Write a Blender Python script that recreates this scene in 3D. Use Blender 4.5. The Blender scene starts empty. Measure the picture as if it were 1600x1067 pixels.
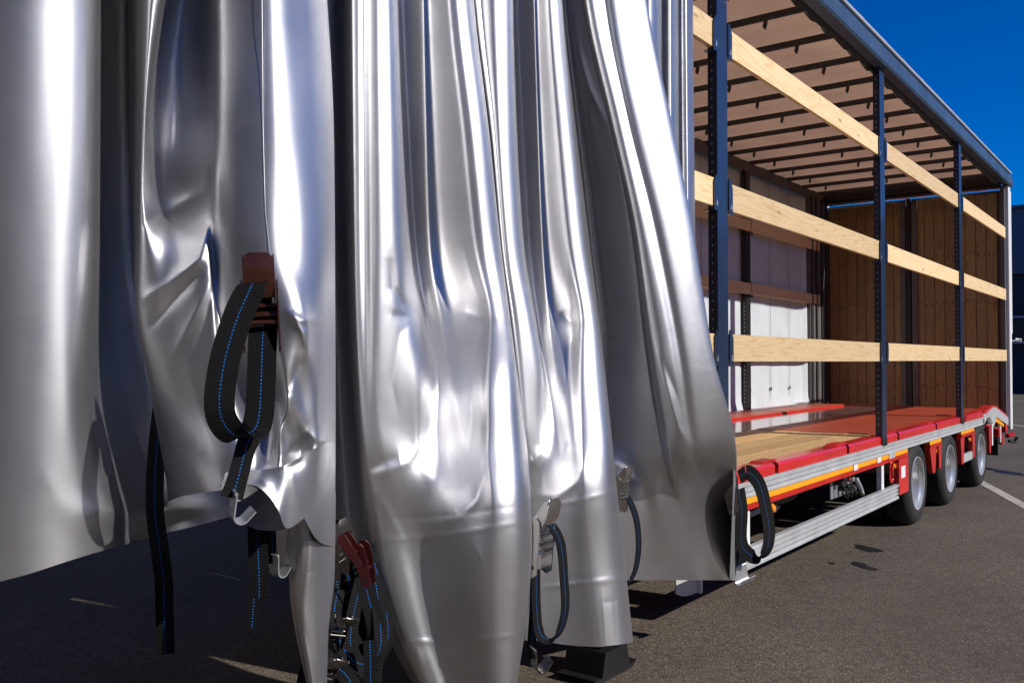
import bpy, math, random
import numpy as np
from mathutils import Vector, Matrix
random.seed(7)
PI = math.pi
SC = bpy.context.scene
COL = SC.collection

# ------------------------------------------------------------------ camera, sky, sun, exposure
CAM = np.array((0.0, -2.04, 1.53))
FPX = 1412.0
YAW = math.radians(36.94)      # angle between the view and the trailer's long axis
PITCH = math.radians(1.18)
cF = np.array((math.cos(YAW) * math.cos(PITCH), math.sin(YAW) * math.cos(PITCH), math.sin(PITCH)))
cR = np.array((math.sin(YAW), -math.cos(YAW), 0.0))
cU = np.cross(cR, cF)
cam_d = bpy.data.cameras.new('camera')
cam = bpy.data.objects.new('camera', cam_d)
COL.objects.link(cam)
cam.location = CAM
cam.rotation_euler = Matrix((cR, cU, -cF)).transposed().to_euler()
cam_d.sensor_width = 36.0
cam_d.lens = FPX / 1600 * 36.0
cam_d.clip_start = 0.05
cam_d.clip_end = 3000
SC.camera = cam

TO_SUN = Vector((0.13, -1.0, 0.65)).normalized()
el = math.asin(TO_SUN.z)
az = math.atan2(TO_SUN.x, TO_SUN.y)
world = bpy.data.worlds.new('World')
SC.world = world
world.use_nodes = True
wn = world.node_tree
for n in list(wn.nodes):
    wn.nodes.remove(n)
wo = wn.nodes.new('ShaderNodeOutputWorld')
wb = wn.nodes.new('ShaderNodeBackground')
sky = wn.nodes.new('ShaderNodeTexSky')
sky.sky_type = 'NISHITA'
sky.sun_disc = False
sky.sun_elevation = el
sky.sun_rotation = az
sky.altitude = 1800
sky.air_density = 0.9
sky.dust_density = 0.0
sky.ozone_density = 6.0
hs = wn.nodes.new('ShaderNodeHueSaturation')
hs.inputs['Saturation'].default_value = 1.8
hs.inputs['Hue'].default_value = 0.515
wb.inputs['Strength'].default_value = 0.12
wn.links.new(sky.outputs[0], hs.inputs['Color'])
wn.links.new(hs.outputs[0], wb.inputs['Color'])
wn.links.new(wb.outputs[0], wo.inputs['Surface'])

sd = bpy.data.lights.new('sun', 'SUN')
sd.energy = 5.0
sd.angle = math.radians(0.53)
sd.color = (1.0, 0.95, 0.87)
sun = bpy.data.objects.new('sun', sd)
COL.objects.link(sun)
sun.rotation_euler = (-TO_SUN).to_track_quat('-Z', 'Y').to_euler()
sun.location = (0, -10, 20)
SC.view_settings.view_transform = 'Standard'
SC.view_settings.look = 'None'
SC.view_settings.exposure = 0.0
SC.view_settings.gamma = 1.0
SC.cycles.max_bounces = 8

# ------------------------------------------------------------------ helpers
def W(u, v, D):
    """world point seen at photo coordinates (u, v) at D metres along the view axis"""
    return CAM + D * (cF + cR * ((u - 800.0) / FPX) + cU * ((533.5 - v) / FPX))

def tag(o, label=None, cat=None, group=None, kind=None):
    if label: o['label'] = label
    if cat: o['category'] = cat
    if group: o['group'] = group
    if kind: o['kind'] = kind
    return o

def empty(name, loc=(0, 0, 0), parent=None):
    o = bpy.data.objects.new(name, None)
    o.empty_display_size = 0.1
    COL.objects.link(o)
    if parent is not None: o.parent = parent
    o.location = loc
    return o

class MB:
    def __init__(s):
        s.v = []; s.f = []; s.uv = None
    def add(s, vs, fs):
        n = len(s.v)
        s.v += [tuple(p) for p in vs]
        s.f += [tuple(i + n for i in f) for f in fs]
        return s
    def box(s, x0, x1, y0, y1, z0, z1, bev=0.0):
        if bev <= 0:
            vs = [(x, y, z) for x in (x0, x1) for y in (y0, y1) for z in (z0, z1)]
            return s.add(vs, [(0, 1, 3, 2), (4, 6, 7, 5), (0, 4, 5, 1), (2, 3, 7, 6), (0, 2, 6, 4), (1, 5, 7, 3)])
        # chamfered along every edge
        b = bev
        import itertools
        idx = {}; vs = []
        X = (x0, x1); Y = (y0, y1); Z = (z0, z1)
        sg = (1, -1)
        for i in (0, 1):
            for j in (0, 1):
                for k in (0, 1):
                    for a in range(3):
                        p = [X[i] + b * sg[i], Y[j] + b * sg[j], Z[k] + b * sg[k]]
                        p[a] = (X[i], Y[j], Z[k])[a]
                        idx[(i, j, k, a)] = len(vs); vs.append(tuple(p))
        fs = []
        for i in (0, 1):
            fs.append([idx[(i, j, k, 0)] for j, k in ((0, 0), (0, 1), (1, 1), (1, 0))][::1 if i == 0 else -1])
            fs.append([idx[(j, i, k, 1)] for j, k in ((0, 0), (1, 0), (1, 1), (0, 1))][::1 if i == 0 else -1])
            fs.append([idx[(j, k, i, 2)] for j, k in ((0, 0), (0, 1), (1, 1), (1, 0))][::1 if i == 0 else -1])
        for j in (0, 1):
            for k in (0, 1):
                fs.append([idx[(0, j, k, 1)], idx[(1, j, k, 1)], idx[(1, j, k, 2)], idx[(0, j, k, 2)]])
                fs.append([idx[(j, 0, k, 0)], idx[(j, 1, k, 0)], idx[(j, 1, k, 2)], idx[(j, 0, k, 2)]])
                fs.append([idx[(j, k, 0, 0)], idx[(j, k, 1, 0)], idx[(j, k, 1, 1)], idx[(j, k, 0, 1)]])
                for i in (0, 1):
                    pass
        for i in (0, 1):
            for j in (0, 1):
                for k in (0, 1):
                    fs.append([idx[(i, j, k, a)] for a in range(3)])
        return s.add(vs, fs)
    def prism(s, poly, axis, a, b):
        """poly: 2-D outline; axis 'x','y','z' the extrusion axis from a to b"""
        def P(p, t):
            if axis == 'x': return (t, p[0], p[1])
            if axis == 'y': return (p[0], t, p[1])
            return (p[0], p[1], t)
        n = len(poly)
        vs = [P(p, a) for p in poly] + [P(p, b) for p in poly]
        fs = [tuple(range(n)), tuple(range(2 * n - 1, n - 1, -1))]
        fs += [(i, (i + 1) % n, n + (i + 1) % n, n + i) for i in range(n)]
        return s.add(vs, fs)
    def tube(s, pts, r, n=8, closed=False):
        P = [Vector(p) for p in pts]
        rs = r if hasattr(r, '__len__') else [r] * len(P)
        rings = []
        up = Vector((0, 0, 1))
        for i, p in enumerate(P):
            if closed:
                t = (P[(i + 1) % len(P)] - P[i - 1])
            else:
                t = P[min(i + 1, len(P) - 1)] - P[max(i - 1, 0)]
            t.normalize()
            a = t.cross(up)
            if a.length < 0.05: a = t.cross(Vector((0, 1, 0)))
            a.normalize(); b = t.cross(a)
            if i and (a.dot(pa) < 0): a = -a; b = -b
            pa = a
            rings.append([p + rs[i] * (math.cos(2 * PI * k / n) * a + math.sin(2 * PI * k / n) * b) for k in range(n)])
        vs = [q for R in rings for q in R]
        fs = []
        m = len(P)
        for i in range(m if closed else m - 1):
            for k in range(n):
                fs.append((i * n + k, i * n + (k + 1) % n, ((i + 1) % m) * n + (k + 1) % n, ((i + 1) % m) * n + k))
        if not closed:
            fs.append(tuple(range(n))); fs.append(tuple(range((m - 1) * n, m * n)))
        return s.add(vs, fs)
    def lathe(s, prof, c, axis='y', n=40):
        """prof: (radius, offset along axis)"""
        vs = []
        for k in range(n):
            a = 2 * PI * k / n
            for r, t in prof:
                if axis == 'y': vs.append((c[0] + r * math.cos(a), c[1] + t, c[2] + r * math.sin(a)))
                elif axis == 'z': vs.append((c[0] + r * math.cos(a), c[1] + r * math.sin(a), c[2] + t))
                else: vs.append((c[0] + t, c[1] + r * math.cos(a), c[2] + r * math.sin(a)))
        m = len(prof); fs = []
        for k in range(n):
            for i in range(m - 1):
                fs.append((k * m + i, k * m + i + 1, ((k + 1) % n) * m + i + 1, ((k + 1) % n) * m + i))
        return s.add(vs, fs)
    def xf(s, M):
        s.v = [tuple(M @ Vector(p)) for p in s.v]
        return s
    def mesh(s, name, mat, smooth=0):
        me = bpy.data.meshes.new(name)
        me.from_pydata(s.v, [], s.f)
        import bmesh
        bm = bmesh.new(); bm.from_mesh(me)
        bmesh.ops.recalc_face_normals(bm, faces=bm.faces)
        if smooth:
            for f in bm.faces: f.smooth = True
            for e in bm.edges:
                if len(e.link_faces) == 2 and e.calc_face_angle(0) > math.radians(smooth): e.smooth = False
        bm.to_mesh(me); bm.free()
        me.materials.append(mat)
        return me
    def build(s, name, mat, parent=None, smooth=0):
        o = bpy.data.objects.new(name, s.mesh(name, mat, smooth))
        COL.objects.link(o)
        if parent is not None:
            o.parent = parent
            o.matrix_parent_inverse = Matrix.Identity(4)
            off = Vector((0, 0, 0)); p = parent
            while p is not None:
                off += p.location; p = p.parent
            o.location = -off
        return o

def inst(src, parent, dx=0, dy=0, dz=0):
    o = src.copy(); COL.objects.link(o); o.parent = parent
    o.location = src.location + Vector((dx, dy, dz))
    return o

# ------------------------------------------------------------------ materials
def newmat(name):
    m = bpy.data.materials.new(name); m.use_nodes = True
    nt = m.node_tree
    b = nt.nodes['Principled BSDF']
    return m, nt, b, nt.nodes, nt.links

def coords(nt, kind='Object', scale=(1, 1, 1), rot=(0, 0, 0)):
    tc = nt.nodes.new('ShaderNodeTexCoord'); mp = nt.nodes.new('ShaderNodeMapping')
    mp.inputs['Scale'].default_value = scale
    mp.inputs['Rotation'].default_value = rot
    nt.links.new(tc.outputs[kind], mp.inputs['Vector'])
    return mp.outputs[0]

def noise(nt, vec, scale, detail=4, rough=0.55, dist=0.0):
    n = nt.nodes.new('ShaderNodeTexNoise')
    n.inputs['Scale'].default_value = scale; n.inputs['Detail'].default_value = detail
    n.inputs['Roughness'].default_value = rough; n.inputs['Distortion'].default_value = dist
    nt.links.new(vec, n.inputs['Vector'])
    return n.outputs['Fac']

def ramp(nt, fac, stops):
    r = nt.nodes.new('ShaderNodeValToRGB')
    e = r.color_ramp.elements
    while len(e) < len(stops): e.new(0.5)
    for el_, (p, c) in zip(e, stops):
        el_.position = p; el_.color = (*c, 1) if len(c) == 3 else c
    nt.links.new(fac, r.inputs['Fac'])
    return r.outputs['Color']

def bump(nt, h, strength, dist=0.002, prev=None):
    b = nt.nodes.new('ShaderNodeBump')
    b.inputs['Strength'].default_value = strength; b.inputs['Distance'].default_value = dist
    nt.links.new(h, b.inputs['Height'])
    if prev is not None: nt.links.new(prev, b.inputs['Normal'])
    return b.outputs['Normal']

def mathn(nt, op, a, b=None, c=None):
    m = nt.nodes.new('ShaderNodeMath'); m.operation = op
    for i, x in enumerate((a, b, c)):
        if x is None: continue
        if isinstance(x, (int, float)): m.inputs[i].default_value = x
        else: nt.links.new(x, m.inputs[i])
    return m.outputs[0]

def mixc(nt, fac, a, b):
    m = nt.nodes.new('ShaderNodeMix'); m.data_type = 'RGBA'
    if isinstance(fac, (int, float)): m.inputs[0].default_value = fac
    else: nt.links.new(fac, m.inputs[0])
    for i, x in ((6, a), (7, b)):
        if isinstance(x, tuple): m.inputs[i].default_value = (*x, 1)
        else: nt.links.new(x, m.inputs[i])
    return m.outputs[2]

def simple(name, col, rough=0.5, metal=0.0, var=0.15, scale=6.0, bumpk=0.0, coat=0.0, dirt=None):
    m, nt, b, N, L = newmat(name)
    vec = coords(nt)
    f = noise(nt, vec, scale, 5, 0.6)
    lo = tuple(c * (1 - var) for c in col); hi = tuple(min(1, c * (1 + var)) for c in col)
    c = ramp(nt, f, [(0.3, lo), (0.7, hi)])
    if dirt:
        f2 = noise(nt, vec, scale * 4, 6, 0.7)
        k = ramp(nt, f2, [(0.55, (0, 0, 0)), (0.8, (1, 1, 1))])
        c = mixc(nt, mathn(nt, 'MULTIPLY', k, 0.5), c, dirt)
    L.new(c, b.inputs['Base Color'])
    r = mathn(nt, 'MULTIPLY_ADD', f, 0.25 * rough, rough * 0.87)
    L.new(r, b.inputs['Roughness'])
    b.inputs['Metallic'].default_value = metal
    if coat: b.inputs['Coat Weight'].default_value = coat; b.inputs['Coat Roughness'].default_value = 0.1
    if bumpk:
        L.new(bump(nt, noise(nt, vec, scale * 12, 4, 0.6), bumpk, 0.002), b.inputs['Normal'])
    return m

def wood(name, light, dark, axis=0, rough=0.6, grain=1.0, knots=True):
    m, nt, b, N, L = newmat(name)
    oi = N.new('ShaderNodeObjectInfo')
    tc = N.new('ShaderNodeTexCoord')
    add = N.new('ShaderNodeVectorMath'); add.operation = 'MULTIPLY_ADD'
    cmb = N.new('ShaderNodeCombineXYZ')
    for i, k in enumerate((31.0, 17.0, 23.0)):
        L.new(mathn(nt, 'MULTIPLY', oi.outputs['Random'], k), cmb.inputs[i])
    L.new(tc.outputs['Object'], add.inputs[0]); add.inputs[1].default_value = (1, 1, 1)
    L.new(cmb.outputs[0], add.inputs[2])
    mp = N.new('ShaderNodeMapping')
    sc = [9.0, 9.0, 9.0]; sc[axis] = 0.55
    mp.inputs['Scale'].default_value = sc
    L.new(add.outputs[0], mp.inputs['Vector'])
    v = mp.outputs[0]
    f1 = noise(nt, v, 1.3, 3, 0.5, 0.6)
    rings = mathn(nt, 'FRACT', mathn(nt, 'MULTIPLY', f1, 11.0 * grain))
    f2 = noise(nt, v, 12, 4, 0.7)
    c1 = ramp(nt, rings, [(0.0, dark), (0.28, light), (0.8, light), (1.0, dark)])
    mid = tuple((a + c) / 2 for a, c in zip(light, dark))
    c2 = mixc(nt, mathn(nt, 'MULTIPLY', f2, 0.55), c1, mid)
    # tone from board to board
    tone = mathn(nt, 'MULTIPLY_ADD', oi.outputs['Random'], 0.35, 0.8)
    hv = N.new('ShaderNodeHueSaturation'); L.new(c2, hv.inputs['Color']); L.new(tone, hv.inputs['Value'])
    col = hv.outputs[0]
    if knots:
        mk = N.new('ShaderNodeMapping'); ks = [7.5, 7.5, 7.5]; ks[axis] = 2.6
        mk.inputs['Scale'].default_value = ks
        L.new(add.outputs[0], mk.inputs['Vector'])
        vo = N.new('ShaderNodeTexVoronoi'); vo.inputs['Scale'].default_value = 1.0
        L.new(mk.outputs[0], vo.inputs['Vector'])
        kn = ramp(nt, vo.outputs['Distance'], [(0.05, (1, 1, 1)), (0.12, (0, 0, 0))])
        col = mixc(nt, mathn(nt, 'MULTIPLY', kn, 0.8), col, tuple(c * 0.45 for c in dark))
    L.new(col, b.inputs['Base Color'])
    b.inputs['Roughness'].default_value = rough
    L.new(bump(nt, f2, 0.25, 0.001), b.inputs['Normal'])
    return m

M = {}
M['alu'] = simple('brushed_aluminium', (0.56, 0.57, 0.58), 0.42, 0.35, 0.12, 5, 0.05, dirt=(0.3, 0.28, 0.26))
M['galv'] = simple('galvanised_steel', (0.50, 0.52, 0.54), 0.4, 0.75, 0.2, 9, 0.1)
M['chrome'] = simple('bright_steel', (0.75, 0.74, 0.72), 0.2, 1.0, 0.1, 9)
M['rimmetal'] = simple('silver_rim_paint', (0.62, 0.63, 0.64), 0.3, 0.6, 0.08, 6)
M['darksteel'] = simple('burnished_steel', (0.22, 0.2, 0.19), 0.28, 1.0, 0.25, 14)
M['red'] = simple('red_paint', (0.62, 0.018, 0.014), 0.32, 0.0, 0.15, 4, 0.04, coat=0.5, dirt=(0.3, 0.03, 0.02))
M['redframe'] = simple('red_frame_paint', (0.45, 0.015, 0.01), 0.42, 0.0, 0.2, 3, 0.05)
M['yellow'] = simple('yellow_reflective_tape', (0.85, 0.36, 0.01), 0.4, 0.0, 0.1, 30)
M['white'] = simple('white_paint', (0.72, 0.73, 0.74), 0.4, 0.0, 0.06, 4, 0.03)
M['bluepost'] = simple('blue_black_post_paint', (0.018, 0.03, 0.062), 0.36, 0.0, 0.2, 3, 0.05, coat=0.3)
M['edgetarp'] = simple('grey_tarp_bead', (0.30, 0.30, 0.34), 0.5, 0.0, 0.2, 8)
M['railblue'] = simple('blue_grey_roof_rail', (0.06, 0.10, 0.155), 0.4, 0.3, 0.2, 3, 0.05)
M['brown'] = simple('brown_tinted_steel', (0.10, 0.035, 0.025), 0.25, 0.7, 0.2, 30)
M['redreflect'] = simple('red_reflection_steel', (0.10, 0.018, 0.022), 0.35, 0.6, 0.2, 30)  # red reflection on the steel painted into the base colour
M['black'] = simple('black_paint', (0.012, 0.012, 0.013), 0.45, 0.0, 0.3, 5, 0.1)
M['rubber'] = simple('tyre_rubber', (0.012, 0.012, 0.012), 0.8, 0.0, 0.3, 12, 0.2, dirt=(0.035, 0.032, 0.03))
M['bow'] = simple('dark_roof_bow', (0.055, 0.052, 0.055), 0.45, 0.5, 0.2, 6)
M['orange'] = simple('amber_lens', (0.9, 0.28, 0.01), 0.2, 0.0, 0.1, 20, coat=0.6)
M['redlens'] = simple('red_lens', (0.6, 0.01, 0.01), 0.2, 0.0, 0.1, 20, coat=0.6)
M['grey'] = simple('dark_grey_frame', (0.12, 0.115, 0.11), 0.6, 0.2, 0.2, 5, 0.05)
M['pine'] = wood('pine_slat', (0.76, 0.57, 0.33), (0.62, 0.40, 0.17), 0)
M['deckwood'] = wood('deck_wood', (0.62, 0.40, 0.18), (0.44, 0.25, 0.09), 0)
M['doorwood'] = wood('door_wood', (0.36, 0.25, 0.10), (0.20, 0.13, 0.05), 2, knots=False)
M['farwood'] = wood('shaded_slat', (0.76, 0.56, 0.30), (0.62, 0.40, 0.18), 0)

# ribbed red anti-slip plate
m, nt, b, N, L = newmat('red_tread_plate')
vec = coords(nt, 'Object')
vx = coords(nt, 'Object', (38, 38, 38))
vo = N.new('ShaderNodeTexVoronoi'); vo.inputs['Scale'].default_value = 1.0; vo.inputs['Randomness'].default_value = 0.0
L.new(vx, vo.inputs['Vector'])
dots = ramp(nt, vo.outputs['Distance'], [(0.22, (1, 1, 1)), (0.42, (0, 0, 0))])
f = noise(nt, vec, 3, 5, 0.6)
c = ramp(nt, f, [(0.3, (0.34, 0.05, 0.02)), (0.7, (0.45, 0.078, 0.032))])
L.new(mixc(nt, mathn(nt, 'MULTIPLY', dots, 0.75), c, (0.16, 0.008, 0.008)), b.inputs['Base Color'])
b.inputs['Roughness'].default_value = 0.42
L.new(bump(nt, dots, 0.6, 0.003), b.inputs['Normal'])
M['tread'] = m

# glossy dark floor of the well
M['well'] = simple('wet_look_well_floor', (0.22, 0.13, 0.12), 0.16, 0.0, 0.15, 3, 0.01, coat=0.6)

# roof tarpaulin, lets the sun through
def tarp(name, col, trans, amt, wr=0.3):
    m, nt, b, N, L = newmat(name)
    out = N['Material Output']
    vec = coords(nt, 'Object', (1, 1, 1))
    f = noise(nt, vec, 1.6, 5, 0.6, 0.6)
    c = ramp(nt, f, [(0.3, tuple(x * 0.82 for x in col)), (0.7, col)])
    L.new(c, b.inputs['Base Color']); b.inputs['Roughness'].default_value = 0.5
    t = N.new('ShaderNodeBsdfTranslucent')
    L.new(mixc(nt, 0.75, c, trans), t.inputs['Color'])
    mx = N.new('ShaderNodeMixShader'); mx.inputs[0].default_value = amt
    nn = bump(nt, noise(nt, vec, 5, 3, 0.5, 1.0), wr, 0.02)
    L.new(nn, b.inputs['Normal']); L.new(nn, t.inputs['Normal'])
    L.new(b.outputs[0], mx.inputs[1]); L.new(t.outputs[0], mx.inputs[2]); L.new(mx.outputs[0], out.inputs['Surface'])
    return m
M['rooftarp'] = tarp('roof_tarpaulin', (0.56, 0.46, 0.38), (0.8, 0.45, 0.25), 0.30)
M['fartarp'] = tarp('white_tarpaulin', (0.60, 0.65, 0.69), (0.5, 0.4, 0.4), 0.02, 0.15)

# silver PVC curtain: metallic outside with a fine weave, dull grey inside
def silver(name):
    m, nt, b, N, L = newmat(name)
    out = N['Material Output']
    uv = coords(nt, 'UV', (1, 1, 1), (0, 0, math.radians(38)))
    sx = N.new('ShaderNodeSeparateXYZ'); L.new(uv, sx.inputs[0])
    k = 2 * PI / 0.0042
    w1 = mathn(nt, 'SINE', mathn(nt, 'MULTIPLY', sx.outputs[0], k))
    w2 = mathn(nt, 'SINE', mathn(nt, 'MULTIPLY', sx.outputs[1], k))
    weave = mathn(nt, 'ADD', w1, w2)
    oc = coords(nt, 'Object', (1, 1, 1))
    big = noise(nt, oc, 5, 3, 0.5, 0.3)
    fine = noise(nt, oc, 40, 4, 0.6)
    c = ramp(nt, big, [(0.3, (0.55, 0.55, 0.57)), (0.7, (0.62, 0.617, 0.63))])
    L.new(c, b.inputs['Base Color'])
    b.inputs['Metallic'].default_value = 0.94
    smv = coords(nt, 'Object', (3, 3, 9))
    scf = ramp(nt, noise(nt, smv, 2.2, 8, 0.72, 0.8), [(0.56, (0, 0, 0)), (0.72, (1, 1, 1))])
    L.new(mixc(nt, mathn(nt, 'MULTIPLY', scf, 0.16), c, (0.30, 0.28, 0.26)), b.inputs['Base Color'])
    L.new(mathn(nt, 'ADD', mathn(nt, 'MULTIPLY', scf, 0.07), mathn(nt, 'MULTIPLY_ADD', fine, 0.05, 0.35)), b.inputs['Roughness'])
    b.inputs['Coat Weight'].default_value = 0.0
    b.inputs['Coat Roughness'].default_value = 0.3
    n1 = bump(nt, big, 0.06, 0.02)
    n2 = bump(nt, fine, 0.05, 0.002, n1)
    n3 = bump(nt, weave, 0.16, 0.0005, n2)
    L.new(n3, b.inputs['Normal'])
    ins = N.new('ShaderNodeBsdfPrincipled')
    ins.inputs['Base Color'].default_value = (0.16, 0.16, 0.165, 1); ins.inputs['Roughness'].default_value = 0.5
    L.new(n3, ins.inputs['Normal'])
    geo = N.new('ShaderNodeNewGeometry'); mx = N.new('ShaderNodeMixShader')
    L.new(geo.outputs['Backfacing'], mx.inputs[0])
    L.new(b.outputs[0], mx.inputs[1]); L.new(ins.outputs[0], mx.inputs[2]); L.new(mx.outputs[0], out.inputs['Surface'])
    return m
M['silver'] = silver('silver_curtain_pvc')

# black webbing, ribbed, with a dotted blue thread
m, nt, b, N, L = newmat('black_webbing')
tc = N.new('ShaderNodeTexCoord'); sx = N.new('ShaderNodeSeparateXYZ'); L.new(tc.outputs['UV'], sx.inputs[0])
rib = mathn(nt, 'SINE', mathn(nt, 'MULTIPLY', sx.outputs[1], 2 * PI / 0.0042))
thr = mathn(nt, 'SINE', mathn(nt, 'MULTIPLY', sx.outputs[0], 2 * PI / 0.0035))
center = mathn(nt, 'LESS_THAN', mathn(nt, 'ABSOLUTE', sx.outputs[0]), 0.0013)
dot = mathn(nt, 'GREATER_THAN', mathn(nt, 'SINE', mathn(nt, 'MULTIPLY', sx.outputs[1], 2 * PI / 0.0075)), -0.15)
blue = mathn(nt, 'MULTIPLY', center, dot)
h = mathn(nt, 'ADD', rib, mathn(nt, 'MULTIPLY', thr, 0.18))
base = ramp(nt, mathn(nt, 'MULTIPLY_ADD', h, 0.35, 0.5), [(0.0, (0.003, 0.003, 0.003)), (0.62, (0.005, 0.005, 0.006)), (1.0, (0.022, 0.022, 0.022))])
L.new(mixc(nt, blue, base, (0.012, 0.12, 0.40)), b.inputs['Base Color'])
b.inputs['Roughness'].default_value = 0.6
b.inputs['Specular IOR Level'].default_value = 0.12
L.new(bump(nt, h, 0.6, 0.0012), b.inputs['Normal'])
M['web'] = m

# asphalt
m, nt, b, N, L = newmat('asphalt')
vec = coords(nt, 'Object')
vo = N.new('ShaderNodeTexVoronoi'); vo.inputs['Scale'].default_value = 95; L.new(vec, vo.inputs['Vector'])
vb = N.new('ShaderNodeTexVoronoi'); vb.inputs['Scale'].default_value = 38; L.new(vec, vb.inputs['Vector'])
fb = noise(nt, vec, 0.5, 6, 0.62, 0.4)
fm = noise(nt, vec, 5, 5, 0.6, 0.2)
g = ramp(nt, vo.outputs['Color'], [(0.1, (0.068, 0.055, 0.041)), (0.6, (0.124, 0.099, 0.075)), (0.95, (0.25, 0.20, 0.15))])
g2 = mixc(nt, mathn(nt, 'MULTIPLY', ramp(nt, vb.outputs['Color'], [(0.62, (0, 0, 0)), (0.85, (1, 1, 1))]), 0.5), g, (0.042, 0.038, 0.036))
g3 = mixc(nt, ramp(nt, fb, [(0.35, (0, 0, 0)), (0.7, (0.6, 0.6, 0.6))]), g2, (0.055, 0.044, 0.034))
g4 = mixc(nt, ramp(nt, fm, [(0.5, (0, 0, 0)), (0.8, (0.45, 0.45, 0.45))]), g3, (0.115, 0.097, 0.078))
L.new(g4, b.inputs['Base Color'])
L.new(mathn(nt, 'MULTIPLY_ADD', fm, 0.3, 0.62), b.inputs['Roughness'])
hh = mathn(nt, 'ADD', vo.outputs['Distance'], mathn(nt, 'MULTIPLY', fm, 0.5))
L.new(bump(nt, hh, 0.7, 0.006), b.inputs['Normal'])
M['asphalt'] = m
m, nt, b, N, L = newmat('dark_ground_patch')
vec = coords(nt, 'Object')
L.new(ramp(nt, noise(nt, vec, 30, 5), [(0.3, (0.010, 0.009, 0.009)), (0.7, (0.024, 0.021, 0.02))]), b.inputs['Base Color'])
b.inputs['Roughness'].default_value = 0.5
M['ground_patch'] = m
M['linepaint'] = simple('worn_line_paint', (0.42, 0.39, 0.35), 0.7, 0.0, 0.25, 6, 0.3, dirt=(0.12, 0.11, 0.1))
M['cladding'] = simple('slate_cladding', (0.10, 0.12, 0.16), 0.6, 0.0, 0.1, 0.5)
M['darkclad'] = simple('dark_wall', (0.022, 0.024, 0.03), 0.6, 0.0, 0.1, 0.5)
M['glass'] = simple('window_glass', (0.03, 0.035, 0.045), 0.08, 0.0, 0.1, 0.5)

# ------------------------------------------------------------------ ground
g = MB()
g.add([(-600, -600, 0), (900, -600, 0), (900, 600, 0), (-600, 600, 0)], [(0, 1, 2, 3)])
gr = tag(g.build('ground', M['asphalt']), 'dark grey asphalt yard with worn patches', kind='structure')

def strip(x0, y0, x1, y1, w, name='painted_line', z=0.004):
    d = Vector((x1 - x0, y1 - y0, 0)).normalized(); n = Vector((-d.y, d.x, 0)) * w / 2
    a = Vector((x0, y0, z)); c_ = Vector((x1, y1, z))
    mb = MB(); mb.add([a - n, c_ - n, c_ + n, a + n], [(0, 1, 2, 3)])
    return tag(mb.build(name, M['linepaint']), kind='structure')
def gxy(u, v):
    d = cF + cR * ((u - 800) / FPX) + cU * ((533.5 - v) / FPX)
    t = -CAM[2] / d[2]
    return (CAM + t * d)[:2]
a, c_ = gxy(1512, 742), gxy(1640, 812)
strip(a[0], a[1], c_[0], c_[1], 0.12)
a, c_ = gxy(1230, 806), gxy(1330, 828)
a, c_ = gxy(1578, 663), gxy(1640, 672)
strip(a[0], a[1], c_[0], c_[1], 0.12)
a, c_ = gxy(1578, 626), gxy(1640, 629)
strip(a[0], a[1], c_[0], c_[1], 0.12)
a, c_ = gxy(1578, 610), gxy(1640, 611)
strip(a[0], a[1], c_[0], c_[1], 0.15)
strip(7.6, 1.2, 6.1, 0.75, 0.10)
strip(20, -12, 20, -3, 0.12); strip(26, -12, 26, -3, 0.12)

def ground_patch(u, v, rx, ry, seed, rot=0.0):  # flat, irregular dark patch just above the asphalt
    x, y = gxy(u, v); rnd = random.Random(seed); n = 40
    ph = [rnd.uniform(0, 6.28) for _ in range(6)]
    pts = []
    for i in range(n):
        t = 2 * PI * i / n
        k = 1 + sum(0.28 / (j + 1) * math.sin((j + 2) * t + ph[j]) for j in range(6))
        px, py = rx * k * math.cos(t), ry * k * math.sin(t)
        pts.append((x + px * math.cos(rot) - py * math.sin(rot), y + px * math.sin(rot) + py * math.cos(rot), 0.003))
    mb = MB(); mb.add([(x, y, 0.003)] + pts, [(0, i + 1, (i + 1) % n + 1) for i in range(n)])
    o = mb.build('ground_patch', M['ground_patch']); tag(o, 'dark irregular patch on the asphalt', kind='structure')
ground_patch(1355, 857, 0.055, 0.19, 3, -0.7); ground_patch(1348, 884, 0.06, 0.12, 5, -0.9)
ground_patch(1570, 737, 0.5, 0.12, 9, 0.9); ground_patch(1535, 730, 0.2, 0.06, 12, 0.9); ground_patch(1300, 880, 0.02, 0.03, 14)

# ------------------------------------------------------------------ far building on the right
bd = empty('warehouse', (48, 0, 0))
tag(bd, 'dark low warehouse beyond the rear corner of the trailer', 'building')
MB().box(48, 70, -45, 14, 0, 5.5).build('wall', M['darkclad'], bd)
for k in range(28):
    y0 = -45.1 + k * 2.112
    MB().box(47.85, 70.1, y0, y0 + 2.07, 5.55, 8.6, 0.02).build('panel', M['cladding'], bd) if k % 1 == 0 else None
MB().box(47.7, 70.2, -45.2, 14.2, 8.6, 8.75).build('roof', M['grey'], bd)
for k in range(12):
    y0 = -42 + k * 4.6
    w_ = MB().box(47.9, 47.98, y0, y0 + 4.0, 2.3, 3.6).build('window', M['galv'], bd)
    MB().box(47.86, 47.895, y0 + .1, y0 + 1.9, 2.4, 3.5).build('pane', M['glass'], w_)
    MB().box(47.86, 47.895, y0 + 2.1, y0 + 3.9, 2.4, 3.5).build('pane', M['glass'], w_)

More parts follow.
